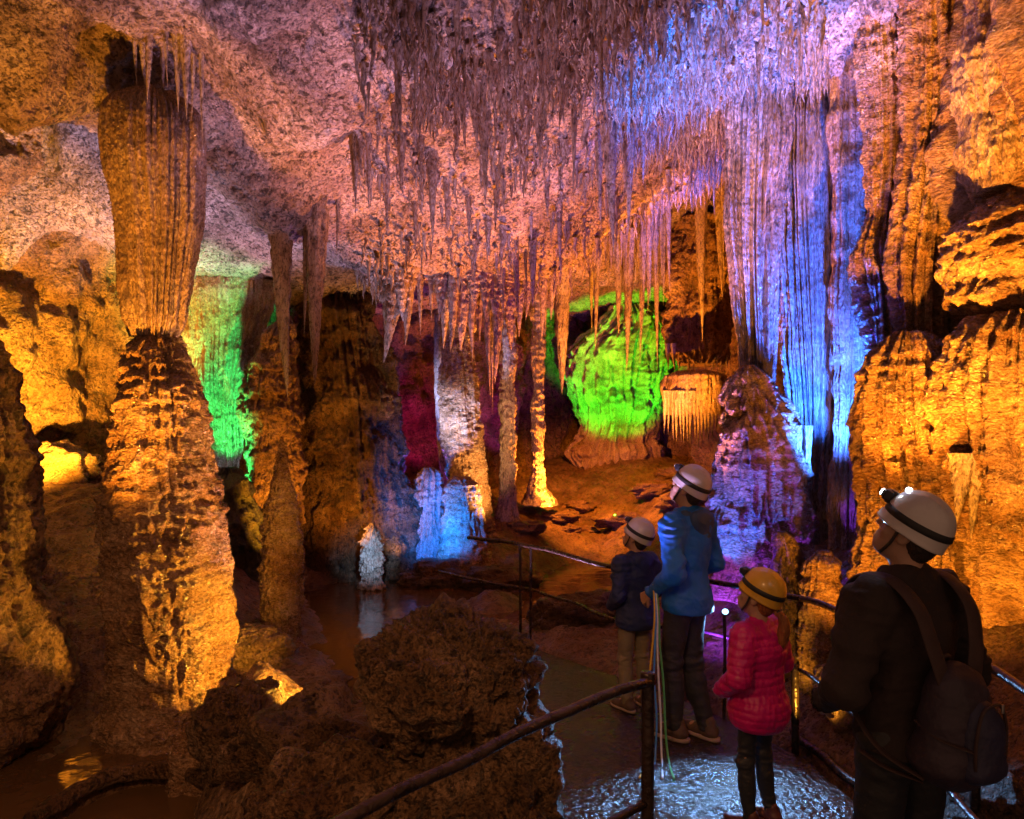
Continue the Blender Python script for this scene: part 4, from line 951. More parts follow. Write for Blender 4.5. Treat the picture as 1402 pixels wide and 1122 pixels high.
def person(label, loc, rz, H, hs, arms, legs, pitch, jacket, trousers, shell, shoe=("shoe", "sole"), group=None, quilt=False, hood=None, pony=False, hair="hair_dark",
           hem=0.80, bulk=1.0, leg_bulk=1.0, lamp_on=False, yaw=0.0, collar=True, sole_z=0.0):
    s = H / 1.78
    root_name = "person"
    hm = hs / s                                                        # head scale in body units
    R = rzm(yaw) @ rx(pitch)
    neck = np.array([0, 0.0, 1.47])
    hc = neck + np.array([0, 0.005, 0.06]) + R @ np.array([0, 0.028, 0.105]) * hm
    def HP(x, y, z): return hc + R @ (np.array([x, y, z]) * hm)
    SH = np.array([[-0.185, -0.01, 1.405], [0.185, -0.01, 1.405]])
    # ---------------- body: one surface
    F = Field((-0.5, -0.42, -0.02), (0.5, 0.55, 1.95), 0.0075)
    F.ell((0, -0.01, 0.95), (0.15, 0.10, 0.14), k=0.05); F.ell((0, 0, 1.1), (0.135, 0.095, 0.17), k=0.05); F.ell((0, 0, 1.29), (0.155, 0.105, 0.17), k=0.05)
    F.cap(SH[0] * [0.8, 1, 1], SH[1] * [0.8, 1, 1], 0.055, k=0.05)
    F.cap((0, -0.012, 1.40), hc + R @ np.array([0, -0.02, -0.06]) * hm, 0.058, 0.052 * hm, k=0.03)
    F.ell(HP(0, -0.008, 0.03), np.array([0.073, 0.094, 0.088]) * hm, R, k=0.03); F.ell(HP(0, 0.025, -0.035), np.array([0.060, 0.068, 0.088]) * hm, R, k=0.03)
    F.ell(HP(0, 0.05, -0.088), np.array([0.042, 0.04, 0.034]) * hm, R, k=0.03)
    F.cap(HP(0, 0.088, 0.012), HP(0, 0.108, -0.026), 0.008 * hm, 0.0125 * hm, k=0.014)
    for sx in (-1, 1):
        F.cap(HP(0.012 * sx, 0.088, 0.03), HP(0.045 * sx, 0.074, 0.028), 0.010 * hm, 0.008 * hm, k=0.014)
        F.ell(HP(0.033 * sx, 0.094, 0.006), np.array([0.016, 0.012, 0.011]) * hm, R, k=0.008, sub=True)
        F.ell(HP(0.045 * sx, 0.06, -0.03), np.array([0.02, 0.02, 0.02]) * hm, R, k=0.02)
        F.ell(HP(0.074 * sx, -0.006, -0.012), np.array([0.011, 0.022, 0.033]) * hm, R, k=0.006)
        F.ell(HP(0.082 * sx, 0.0, -0.008), np.array([0.006, 0.010, 0.016]) * hm, R, k=0.004, sub=True)
    F.cap(HP(-0.022, 0.089, -0.060), HP(0.022, 0.089, -0.060), 0.0075 * hm, k=0.006); F.cap(HP(-0.02, 0.089, -0.072), HP(0.02, 0.089, -0.072), 0.0085 * hm, k=0.006)
    F.cap(HP(-0.024, 0.099, -0.0655), HP(0.024, 0.099, -0.0655), 0.0025 * hm, k=0.003, sub=True)
    for i in (0, 1):
        e, w = np.array(arms[i][0]), np.array(arms[i][1])
        F.cap(SH[i], e, 0.048, 0.040, k=0.03); F.cap(e, w, 0.040, 0.026, k=0.02)
        h, kn, an = [np.array(q) for q in legs[i][:3]]
        F.cap(h, kn, 0.075, 0.052, k=0.03); F.cap(kn, an, 0.05, 0.036, k=0.02); F.cap(an + [0, -0.02, 0.0], an + [0, 0.10, -0.025], 0.034, 0.026, k=0.02)
    V, Q, T = F.mesh(); V = relax(V, Q, 2)
    parts = [(V, Q, None)]
    for i, side in ((0, 1), (1, -1)):
        e, w = np.array(arms[i][0]), np.array(arms[i][1])
        parts.append(hand_mesh(w, e, np.array(arms[i][2]), side, arms[i][3]))
    V, Q, T = merge(parts)
    body = link("person", new_mesh("person", V * s, Q), MAT["skin"], loc=loc); body.rotation_euler = (0, 0, rz)
    tag(body, label, "person", group)
    def part(name, vqt, mat, parent=None, smooth=True):
        V, Q, T = vqt
        return link(name, new_mesh(name, np.asarray(V) * s, Q, T, smooth), MAT[mat] if isinstance(mat, str) else mat, parent or body)
    # ---------------- jacket
    b = bulk
    F = Field((-0.52, -0.45, 0.7), (0.52, 0.5, 1.66), 0.0085)
    F.ell((0, -0.014, 0.86), (0.188 * b, 0.158 * b, 0.22), k=0.06); F.ell((0, 0, 1.08), (0.168 * b, 0.13 * b, 0.2), k=0.06); F.ell((0, -0.01, 1.28), (0.182 * b, 0.137 * b, 0.19), k=0.06)
    F.cap(SH[0] * [0.86, 1, 1] + [0, 0, -0.005], SH[1] * [0.86, 1, 1] + [0, 0, -0.005], 0.072, k=0.06)
    F.cap((0, -0.005, 1.40), (0, 0.0, 1.475), 0.088, 0.072, k=0.05)
    for sx in (-1, 1): F.cap((0.045 * sx, -0.015, 1.445), (0.15 * sx, -0.01, 1.40), 0.062, 0.07, k=0.04)
    for i in (0, 1):
        e, w = np.array(arms[i][0]), np.array(arms[i][1])
        F.cap(SH[i], e, 0.074 * b, 0.062 * b, k=0.05); F.cap(e, w - 0.012 * unit(w - e), 0.062 * b, 0.044 * b, k=0.02)
    if hood:
        F.ell((0, -0.105, 1.435), (0.12, 0.06, 0.085), k=0.04); F.ell((0, -0.12, 1.37), (0.07, 0.045, 0.08), k=0.04)
    F.plane_cut((0, 0.08, -1), -hem)
    F.ell((0, 0.02, 1.60), (0.07, 0.07, 0.125), k=0.01, sub=True)
    for i in (0, 1):
        e, w = np.array(arms[i][0]), np.array(arms[i][1]); F.cap(w - 0.005 * unit(w - e), w + 0.05 * unit(w - e), 0.036, k=0.006, sub=True)
    V, Q, T = F.mesh(); V = relax(V, Q, 2)
    N = normals_of(new_mesh("t", V, Q))
    sd = len(label) * 1.7
    edge = sstep(hem, hem + 0.05, V[:, 2])
    f = 0.013 * fbm(V * np.array([7, 7, 4.5]) + sd, 3) + 0.026 * (ridge(V * np.array([4, 4, 10]) + 0.6 * noise(V * 5)[:, None] + sd, 2) - 0.3) * (0.5 + 0.5 * sstep(0.12, 0.22, np.abs(V[:, 0])))
    if quilt:
        ph = V[:, 2] / 0.056 + 0.55 * noise(V * 3.2) + 0.15 * noise(V * 11)
        f = 0.35 * f + 0.012 * (np.abs(np.sin(np.pi * ph))**0.55 - 0.6) * (0.65 + 0.5 * noise(V * 6)) + 0.006 * noise(V * np.array([34, 34, 12]))
        f = f - 0.008 * np.exp(-(V[:, 0] / 0.006)**2) * (V[:, 1] < 0)
    V = V + N * (f * (0.25 + 0.75 * edge))[:, None]
    jk = part("jacket", (V, Q, None), jacket)
    # hem band / zip line
    if hood:
        F = Field((-0.2, -0.25, 1.25), (0.2, 0.08, 1.6), 0.007)
        F.ell((0, -0.122, 1.44), (0.125, 0.055, 0.08), k=0.04); F.ell((0, -0.135, 1.365), (0.065, 0.04, 0.085), k=0.04)
        F.cap((-0.09, -0.06, 1.47), (-0.05, 0.05, 1.46), 0.035, 0.028, k=0.03); F.cap((0.09, -0.06, 1.47), (0.05, 0.05, 1.46), 0.035, 0.028, k=0.03)
        F.ell((0, -0.05, 1.53), (0.085, 0.09, 0.08), k=0.02, sub=True)
        V, Q, T = F.mesh(); V = relax(V, Q, 2); N = normals_of(new_mesh("t", V, Q))
        V = V + N * (0.008 * fbm(V * 12 + sd, 3))[:, None]
        part("hood", (V, Q, None), hood)
    # ---------------- trousers
    F = Field((-0.32, -0.4, 0.02), (0.32, 0.45, 1.1), 0.008); lb = leg_bulk
    F.ell((0, -0.012, 0.93), (0.162, 0.118, 0.13), k=0.05)
    for i in (0, 1):
        h, kn, an = [np.array(q) for q in legs[i][:3]]
        F.cap(h, kn, 0.092 * lb, 0.068 * lb, k=0.035); F.cap(kn, an, 0.066 * lb, 0.054 * lb, k=0.03)
        F.ell(kn + np.array([0, -0.02, -0.16]), (0.06 * lb, 0.06 * lb, 0.13), k=0.04)
    F.plane_cut((0, 0, -1), -0.062)
    V, Q, T = F.mesh(); V = relax(V, Q, 2); N = normals_of(new_mesh("t", V, Q))
    kz = legs[0][1][2]
    wr = 0.35 + sstep(0.22, 0.08, V[:, 2]) + np.exp(-((V[:, 2] - kz) / 0.09)**2) + 0.8 * np.exp(-((V[:, 2] - 0.86) / 0.08)**2)
    V = V + N * ((0.017 * (ridge(V * np.array([5, 5, 13]) + sd, 2) - 0.3) + 0.004 * fbm(V * 14 + sd, 2)) * wr * (0.5 if lb < 0.85 else 1))[:, None]
    part("trousers", (V, Q, None), trousers)
    # ---------------- shoes
    for i in (0, 1):
        an = np.array(legs[i][2]); ax = legs[i][3] if len(legs[i]) > 3 else 0.0
        A = rzm(ax); c = np.array([an[0], an[1], 0.0])
        def SP(x, y, z): return c + A @ np.array([x, y, z])
        F = Field((c - [0.2, 0.22, 0.03]), (c + [0.2, 0.3, 0.2]), 0.006)
        F.cap(SP(0, -0.045, 0.055), SP(0, 0.05, 0.055), 0.043, 0.046, k=0.03); F.ell(SP(0, 0.12, 0.042), (0.046, 0.085, 0.036), A, k=0.03)
        F.cap(SP(0, -0.03, 0.06), SP(0, -0.02, 0.115), 0.045, 0.043, k=0.03)
        F.plane_cut((0, 0, -1), -0.022)
        V, Q, T = F.mesh(); V = relax(V, Q, 1)
        V = V + (normals_of(new_mesh("t", V, Q)) * 0.003 * fbm(V * 25, 2)[:, None])
        sh = part("shoe", (V, Q, None), shoe[0])
        F = Field((c - [0.2, 0.22, 0.03]), (c + [0.2, 0.3, 0.2]), 0.006)
        F.ell(SP(0, 0.105, 0.02), (0.052, 0.11, 0.06), A, k=0.03); F.ell(SP(0, -0.03, 0.02), (0.047, 0.075, 0.06), A, k=0.05)
        F.plane_cut((0, 0, 1), 0.028); F.plane_cut((0, 0, -1), -0.003)
        V, Q, T = F.mesh()
        part("sole", (V, Q, None), shoe[1], sh)
    # ---------------- helmet
    prof = []
    a, bb, c = 0.101, 0.120, 0.110
    for t in np.linspace(0.0, 1.0, 22):
        th = math.pi / 2 * (1 - t) ; prof.append((math.cos(th), math.sin(th)))
    prof = [(max(r, 0.001), z) for r, z in prof]                      # pole to equator
    prof += [(1.005, -0.10), (1.0, -0.22), (1.005, -0.34), (1.022, -0.40), (1.0, -0.43), (0.96, -0.40), (0.95, -0.15), (0.93, 0.0), (0.85, 0.4), (0.6, 0.72), (0.001, 0.9)]
    V, Q, T = revolve(prof, 56)
    ang = np.arctan2(V[:, 1], V[:, 0])
    V = V * np.array([a, bb, c])
    # low ridge along the crown, brow peak and a deeper nape
    V[:, 2] += (0.005 * np.exp(-(V[:, 0] / 0.014)**2) + 0.003 * np.exp(-((np.abs(V[:, 0]) - 0.042) / 0.009)**2)) * sstep(0.03, 0.07, V[:, 2])
    low = sstep(0.0, -0.03, V[:, 2]); V[:, 2] -= low * 0.012 * np.clip(-np.sin(ang), 0, 1)
    V[:, 1] += low * 0.012 * np.clip(np.sin(ang), 0, 1)**4
    hcen = np.array([0, -0.006, 0.048])
    def HM(V): return hc + ((np.asarray(V) + hcen) * hm) @ R.T
    hel = part("helmet", (HM(V), Q, None), shell)
    # elastic strap round the shell
    n = 72; t = np.linspace(0, 2 * np.pi, n, endpoint=False)
    tilt = 0.0
    rows = []
    for rr, z in ((1.012, -0.004), (1.035, -0.002), (1.035, 0.022), (1.008, 0.024)):
        fz = math.sqrt(max(0, 1 - (z / c)**2)) if z > 0 else 1
        rows.append(np.stack([a * rr * fz * np.cos(t), bb * rr * fz * np.sin(t), np.full(n, z - 0.006)], -1))
    Vb = np.stack(rows, 1).reshape(-1, 3)
    Qb = grid_quads(n, 4, True)
    part("helmet_strap", (HM(Vb), Qb, None), "band", hel)
    lb_ = rbox(0, 0.132, 0.032, 0.058, 0.034, 0.042, 0.009); l2 = rbox(0, 0.144, 0.030, 0.036, 0.03, 0.03, 0.008); l3 = rbox(0, 0.122, 0.03, 0.03, 0.03, 0.055, 0.006)
    lv = merge([lb_, l2, l3]); part("headlamp", (HM(lv[0]), lv[1], lv[2]), "lampbox", hel)
    V, Q, T = revolve([(0.001, 0.004), (0.010, 0.003), (0.013, 0.0), (0.013, -0.006)], 20)
    V = V[:, [0, 2, 1]] * [1, 1, 1] + [0, 0.161, 0.030]
    part("lamp_lens", (HM(V), Q, None), "lens_and_glow" if lamp_on else "lens", hel)
    if lamp_on:  # added emissive dome imitates the bright spot on the shell, no second lamp
        V, Q, T = revolve([(0.001, 0.009), (0.007, 0.007), (0.011, 0.003), (0.012, -0.004)], 24)
        V = V @ rx(-0.6).T + [0.004, 0.088, 0.084]
        part("crown_glow", (HM(V), Q, None), "lens_and_glow", hel)
    # chin strap
    for sx in (-1, 1):
        V, Q, T = tube([HP(0.090 * sx, 0.02, 0.01), HP(0.081 * sx, 0.022, -0.05), HP(0.05 * sx, 0.04, -0.108), HP(0.0, 0.055, -0.125)], 0.0045 * hm, 8, 30, flat=(0.6, 1.4))
        part("chin_strap", (V, Q, T), "band", hel)
    # ---------------- hair
    F = Field(hc - 0.2 * hm, hc + 0.2 * hm, 0.006)
    F.ell(HP(0, -0.014, 0.028), np.array([0.079, 0.096, 0.092]) * hm, R, k=0.02); F.ell(HP(0, -0.06, -0.03), np.array([0.06, 0.045, 0.06]) * hm, R, k=0.03)
    F.ell(HP(0, 0.09, -0.05), np.array([0.10, 0.085, 0.10]) * hm, R, k=0.01, sub=True)
    for sx in (-1, 1): F.ell(HP(0.08 * sx, 0.012, -0.02), np.array([0.03, 0.034, 0.045]) * hm, R, k=0.01, sub=True)
    V, Q, T = F.mesh(); V = relax(V, Q, 1); V = V + normals_of(new_mesh("t", V, Q)) * (0.003 * noise(V * np.array([160, 160, 40])))[:, None]
    part("hair", (V, Q, None), hair)
    if pony:
        c0 = HP(0, -0.105, -0.03)
        pts = [c0, c0 + [0.01, -0.045, -0.035], c0 + [0.02, -0.06, -0.12], c0 + [0.015, -0.045, -0.22], c0 + [0.0, -0.03, -0.30]]
        V, Q, T = tube(pts, [0.02, 0.034, 0.042, 0.034, 0.008], 28, 60)
        n = fbm(V * np.array([60, 60, 9]), 2); cc = V.mean(0)
        V = V + 0.009 * n[:, None] * unit_rows(V, pts)
        part("ponytail", (V, Q, T), hair)
        V, Q, T = tube([c0 + [-0.0, -0.006, -0.004], c0 + [0.006, -0.026, -0.02]], 0.026, 16, 10); part("hair_tie", (V, Q, T), "band")
    # ---------------- eyes
    for sx in (-1, 1):
        V, Q, T = revolve([(max(0.001, math.sin(q)) , math.cos(q)) for q in np.linspace(0, math.pi, 14)], 18)
        ey = part("eye", (HP(0.032 * sx, 0.079, 0.006) + V * 0.0118 * hm, Q, None), "eye")
        V, Q, T = revolve([(0.001, 0.0124), (0.0045, 0.0116), (0.0054, 0.0105)], 16)
        V = V[:, [0, 2, 1]]; part("iris", (HP(0.032 * sx, 0.079, 0.006) + (V * hm) @ R.T, Q, None), "iris", ey)
    return body, s

def unit_rows(V, pts):
    pth = smooth_path(pts, 40)
    d = V[:, None] - pth[None]; k = (d**2).sum(-1).argmin(1); e = V - pth[k]
    return e / (np.linalg.norm(e, axis=1)[:, None] + 1e-6)

RZ = math.radians(50)
stand = [((-0.088, -0.0, 0.90), (-0.10, 0.035, 0.49), (-0.105, -0.01, 0.085), 0.12), ((0.088, 0.0, 0.90), (0.10, 0.02, 0.49), (0.11, -0.04, 0.085), -0.15)]
stride = [((-0.085, 0.0, 0.90), (-0.085, 0.055, 0.49), (-0.08, 0.03, 0.085), 0.1), ((0.085, 0.0, 0.90), (0.085, 0.01, 0.49), (0.085, -0.10, 0.085), -0.1)]
# tall man in blue: his near hand holds the cords
person("tall man in a bright blue jacket and white helmet holding coloured cords, looking up", (1.13, 4.75, 0.0), RZ - 0.1, 1.76, 1.02,
       [((-0.275, -0.10, 1.13), (-0.235, 0.12, 0.965), (0.8, 0.3, -0.5), 0.95), ((0.27, -0.05, 1.12), (0.20, 0.17, 1.0), (-1, 0.2, -0.2), 0.6)],
       stride, math.radians(30), "blue_jacket", "jeans", "white_shell", hood="hood_lining", group=None, hem=0.845, bulk=1.0, yaw=0.15)
person("child in a navy hooded jacket, khaki trousers and white helmet", (0.885, 5.25, 0.0), RZ - 0.35, 1.33, 0.90,
       [((-0.26, -0.07, 1.13), (-0.19, 0.13, 0.98), (1, 0.3, -0.2), 0.8), ((0.26, -0.05, 1.13), (0.18, 0.14, 0.99), (-1, 0.3, -0.2), 0.8)],
       stand, math.radians(27), "navy_jacket", "khaki", "white_shell", hood="navy_jacket", hem=0.80, bulk=1.12, leg_bulk=0.98, yaw=0.4)
person("girl in a pink quilted jacket and yellow helmet with an auburn ponytail", (1.235, 3.68, 0.0), RZ - 0.2, 1.235, 0.92,
       [((-0.30, -0.05, 1.14), (-0.20, 0.17, 0.98), (1, 0.2, 0.1), 0.9), ((0.28, -0.03, 1.14), (0.2, 0.18, 1.0), (-1, 0.3, 0.1), 0.9)],
       stand, math.radians(24), "pink_jacket", "legging", "yellow_shell", shoe=("boot", "boot"), quilt=True, pony=True, hair="hair_red", hem=0.735, bulk=1.3, leg_bulk=0.85, yaw=0.2)
pm, ps = person("man in a dark fleece and white helmet with a lit lamp, wearing a backpack", (1.365, 2.55, 0.0), RZ - 0.48, 1.78, 0.95,
       [((-0.30, -0.03, 1.13), (-0.17, 0.19, 1.0), (1, 0.3, -0.1), 0.8), ((0.29, -0.04, 1.13), (0.19, 0.18, 1.0), (-1, 0.3, -0.1), 0.8)],
       stand, math.radians(30), "brown_jacket", "legging", "white_shell", lamp_on=True, hem=0.90, bulk=1.0, leg_bulk=1.0, yaw=0.42)

# ---- backpack on his back
bp = empty("backpack", (1.365, 2.55, 0.0), RZ - 0.48); tag(bp, "plum and navy backpack slung low on the back of the man in the dark fleece", "backpack")
def bpart(name, vqt, mat, parent=bp):
    V = np.array(vqt[0], float)
    if 'strap' not in name or name == 'compression_strap': V = V * [0.78, 0.95, 0.80] + [-0.035, 0.0, 0.20]
    return link(name, new_mesh(name, V, *vqt[1:]), MAT[mat], parent)
F = Field((-0.3, -0.5, 0.7), (0.3, 0.0, 1.45), 0.008)
F.ell((0.02, -0.225, 0.99), (0.165, 0.10, 0.20), k=0.05); F.ell((0.02, -0.22, 1.13), (0.145, 0.09, 0.17), k=0.06); F.cap((-0.08, -0.21, 0.92), (0.12, -0.21, 0.92), 0.09, k=0.05)
V, Q, T = F.mesh(); V = relax(V, Q, 2); N = normals_of(new_mesh("t", V, Q)); V = V + N * (0.012 * (ridge(V * np.array([5, 5, 9]), 2) - .3) + 0.006 * fbm(V * 9, 2))[:, None]
pk = bpart("pack_body", (V, Q, None), "pack")
F = Field((-0.3, -0.5, 0.7), (0.3, 0.0, 1.45), 0.008)
F.ell((0.03, -0.305, 1.02), (0.105, 0.055, 0.16), k=0.04); F.cap((-0.03, -0.30, 0.91), (0.09, -0.30, 0.91), 0.05, k=0.04)
V, Q, T = F.mesh(); V = relax(V, Q, 2); N = normals_of(new_mesh("t", V, Q)); V = V + N * (0.008 * (ridge(V * np.array([7, 7, 9]) + 4, 2) - .3))[:, None]
po = bpart("front_pocket", (V, Q, None), "pack_panel")
bpart("zip", tube([(-0.06, -0.335, 0.93), (-0.07, -0.345, 1.05), (-0.02, -0.345, 1.16), (0.06, -0.345, 1.17), (0.12, -0.335, 1.08), (0.125, -0.33, 0.95)], 0.006, 8, 60), "strap", po)
bpart("zip_pull", rbox(0.07, -0.352, 1.155, 0.012, 0.008, 0.035, 0.003), "metal_bit", po)
for sx in (-1, 1):
    pts = [(0.09 * sx, 0.175, 1.18), (0.12 * sx, 0.15, 1.36), (0.128 * sx, 0.06, 1.478), (0.126 * sx, -0.06, 1.482), (0.118 * sx, -0.155, 1.405), (0.10 * sx - .01, -0.2, 1.29), (0.06 * sx - .02, -0.225, 1.16)]
    bpart("shoulder_strap", tube(pts, 0.022, 14, 60, flat=(1.45, 0.35)), "strap")
    pts = [(0.15 * sx, -0.2, 0.88), (0.2 * sx, -0.09, 0.93), (0.195 * sx, 0.03, 1.02), (0.13 * sx, 0.14, 1.14), (0.075 * sx, 0.16, 1.18)]
    bpart("lower_strap", tube(pts, 0.012, 10, 40, flat=(1.3, 0.3)), "strap")
for sx in (-1, 1): bpart("compression_strap", tube([(0.14 * sx + .02, -0.16, 1.06), (0.155 * sx + .02, -0.25, 1.03), (0.09 * sx + .025, -0.335, 1.0)], 0.010, 8, 24, flat=(1.3, 0.35)), "strap", pk)
bpart("grab_loop", tube([(-0.03, -0.17, 1.27), (-0.02, -0.19, 1.31), (0.03, -0.19, 1.31), (0.04, -0.17, 1.27)], 0.008, 8, 24), "strap")
bpart("hip_strap", tube([(-0.13, -0.18, 0.86), (-0.19, -0.09, 0.88), (-0.2, 0.0, 0.9)], 0.012, 8, 24, flat=(1.3, 0.35)), "strap")

# ================================================================== RAILINGS, CORDS, LAMPS
MAT["iron"] = plain_mat("rusty_wet_iron", (0.038, 0.024, 0.02), 0.28, metal=0.5, var=0.5, vscale=14, bump=0.006, bscale=45, spec=0.7)
def at3(px, py, z):
    """point at height z seen at photo pixel"""
    d = (EYE - z) * 1000 / (py - 595.0); return np.array([(px - 701) * d / 1000, d, z])
ra = empty("handrail", (0.5, 2.7, 0.0)); tag(ra, "thick rusty handrail on one post sweeping past the crusty boulder", "handrail")
def hp(name, vqt, par): V, Q, T = vqt; return link(name, new_mesh(name, V - np.array(par.location), Q, T), MAT["iron"], par)
hp("top_rail", tube([(-1.0, 1.1, 1.02), (-0.39, 1.78, 1.04), (-0.02, 2.18, 1.055), (0.25, 2.46, 1.058), (0.50, 2.68, 1.055), (0.515, 2.70, 1.05)], 0.018, 16, 120, rough=0.06, wob=0.012), ra)
hp("post", tube([(0.498, 2.71, -0.1), (0.50, 2.70, 0.5), (0.502, 2.70, 1.075)], 0.024, 18, 50, rough=0.05), ra)
hp("lower_rail", tube([(-1.0, 1.15, 0.56), (-0.35, 1.85, 0.585), (0.15, 2.40, 0.605), (0.49, 2.69, 0.615)], 0.015, 14, 80, rough=0.05, wob=0.01), ra)
hp("post_cap", tube([(0.502, 2.70, 1.05), (0.502, 2.70, 1.09)], [0.029, 0.026], 18, 10, rough=0.04), ra)
rb = empty("railing", (1.2, 5.6, 0.0)); tag(rb, "thin two-bar iron railing curving round the end of the walkway behind the visitors", "railing")
up = [at3(640, 736, .97), at3(712, 745, .97), at3(770, 758, .97), at3(835, 776, .96), at3(975, 797, .96), at3(1105, 823, .97), at3(1240, 868, .97), at3(1402, 942, .97), at3(1500, 1020, .97)]
lo = [at3(600, 783, .55), at3(650, 795, .52), at3(727, 808, .5), at3(800, 832, .5), at3(850, 852, .49), at3(975, 868, .5), at3(1092, 918, .5), at3(1150, 962, .5), at3(1290, 1075, .5), at3(1400, 1200, .5)]
hp("top_rail", tube(up, 0.019, 12, 160, rough=0.06, wob=0.014), rb)
hp("lower_rail", tube(lo, 0.014, 10, 160, rough=0.06, wob=0.016), rb)
def gz(x, y): return float(ground_z([x], [y])[0])
for px, py, zt, th in ((712, 745, .97, .013), (727, 747, .97, .012), (848, 851, .50, .014), (1088, 915, .51, .024), (1335, 912, .97, .022)):
    b = at3(px, py, zt); z0 = gz(b[0], b[1]) - 0.1
    hp("post", tube([(b[0] + random.uniform(-.01, .01), b[1], z0), (b[0], b[1], zt + (0.02 if th > .02 else 0))], th, 14, 30, rough=0.06), rb)
# low kerb pipe at the walkway's edge
ko = link("kerb_pipe", M("kerb_pipe", tube([(1.84, 5.0, 0.02), (1.86, 4.5, 0.035), (1.92, 3.9, 0.035), (1.965, 3.0, 0.035), (1.96, 1.2, 0.035)], 0.028, 12, 80, rough=0.1, wob=0.02)), MAT["iron"]); tag(ko, "wet dark pipe lying along the walkway's edge below the short post", "pipe")

# cords from the man's hand
W = {"yellow": (0.65, 0.42, 0.03), "blue": (0.05, 0.25, 0.75), "white": (0.62, 0.66, 0.75), "green": (0.08, 0.35, 0.10)}
hx = np.array([0.905, 4.585, 0.94])
for i, (nm, c) in enumerate(W.items()):
    m_ = plain_mat(nm + "_cord_sheath", c, 0.35, var=0.15, vscale=40, bump=0.001, bscale=200, coat=0.3)
    dx = (i - 1.5) * 0.013
    pts = [hx + [dx * 0.4, 0.02, 0.08], hx + [dx * 0.5, 0, 0.0], hx + [dx - 0.01, -0.03, -0.25], hx + [dx * 1.3 - 0.02 + 0.012 * i, -0.06, -0.5], hx + [dx * 2 + 0.0, -0.1, -0.75], hx + [dx * 3 - 0.02, -0.17, -0.925], hx + [dx * 5 - 0.08, -0.42, -0.93]]
    o = link("cord", M("cord", tube(pts, 0.0065, 8, 90, wob=0.014)), m_)
    tag(o, {"yellow": "yellow cord hanging from the blue jacketed man's hand", "blue": "blue cord in the bundle held by the blue jacketed man", "white": "pale shiny cord falling from the blue jacketed man's hand to the path", "green": "green cord in the bundle held by the blue jacketed man"}[nm], "cord")

# flood lamps that can be seen
def fixture(loc, target, label, lit=(0.30, 0.65, 1.0), size=0.09, strength=30, stem=True):
    loc = np.array(loc, float); q = (Vector(target) - Vector(loc)).to_track_quat("Y", "Z")
    e = empty("floodlight", tuple(loc)); e.rotation_mode = "QUATERNION"; e.rotation_quaternion = q; tag(e, label, "floodlight")
    s = size
    def disc(prof):
        V, Q, T = revolve([(max(r, 1e-4) * s, y * s) for r, y in prof], 28); return V[:, [0, 2, 1]], Q[:, ::-1], None
    link("housing", M("housing", [disc([(0, -.62), (.3, -.6), (.5, -.4), (.62, -.12), (.66, 0), (.6, .0), (.56, -.1), (0, -.12)])] + [rbox(k * s * .26, -s * .68, 0, s * .05, s * .2, s * .8, s * .02) for k in (-2, -1, 0, 1, 2)]), MAT["lampbox"], e)
    lm = plain_mat("floodlight_glass", (0.9, 0.9, 0.9), 0.2, var=0, emit=lit, estr=strength)
    link("glass", M("glass", disc([(0, -.02), (.3, -.025), (.54, -.05), (.55, -.09)])), lm, e)
    link("bracket", M("bracket", [rbox(s * .72, -s * .3, -s * .3, s * .06, s * .2, s * .9, s * .02), rbox(-s * .72, -s * .3, -s * .3, s * .06, s * .2, s * .9, s * .02), rbox(0, -s * .3, -s * .75, s * 1.5, s * .2, s * .07, s * .02)]), MAT["lampbox"], e)
    return e
FL = P(993, 838, 4.95)
fixture(FL, (0.75, 2.2, 0.1), "small bluish white floodlight glowing on the railing between the man in blue and the girl", strength=4, size=0.038)
V, Q, T = tube([FL + [0.01, 0.06, -0.02], FL + [0.02, 0.08, -0.2], (FL[0] + .02, FL[1] + .1, 0.0)], 0.012, 10, 20)
so = link("lamp_stand", new_mesh("lamp_stand", V, Q, T), MAT["iron"]); tag(so, "thin iron stake carrying the small bluish white floodlight", "lamp stand")
# ================================================================== LIGHT
world = bpy.data.worlds.new("World"); scene.world = world; world.use_nodes = True
bg = world.node_tree.nodes["Background"]; bg.inputs[0].default_value = (0.42, 0.22, 0.13, 1); bg.inputs[1].default_value = 0.5

LAMPS = []
def lamp(name, loc, target, col, W, angle=70, blend=0.6, r=0.05):
    l = bpy.data.lights.new(name, "SPOT"); l.energy = W; l.color = col; l.spot_size = math.radians(angle); l.spot_blend = blend; l.shadow_soft_size = r
    o = bpy.data.objects.new(name, l); COL.objects.link(o)
    o.location = tuple(loc)
    o.rotation_euler = (Vector(target) - Vector(loc)).to_track_quat("-Z", "Y").to_euler()
    LAMPS.append((o, tuple(target)))
    return o
def point(name, loc, col, W, r=0.05):
    l = bpy.data.lights.new(name, "POINT"); l.energy = W; l.color = col; l.shadow_soft_size = r
    o = bpy.data.objects.new(name, l); COL.objects.link(o); o.location = tuple(loc); return o
AMB = (1.0, 0.36, 0.025); GOLD = (1.0, 0.47, 0.045); LIL = (0.72, 0.58, 1.0); ORG = (1.0, 0.27, 0.02); PINK = (1.0, 0.50, 0.52)
BLU = (0.03, 0.20, 1.0); PUR = (0.42, 0.07, 1.0); GRN = (0.06, 1.0, 0.02); MAG = (1.0, 0.03, 0.45); COOL = (0.55, 0.75, 1.0)
def G(x, y, h=0.25): return np.array([x, y, float(ground_z([x], [y])[0]) + h])
def GP(px, d, h=0.25): return G((px - 701) * d / 1000, d, h)
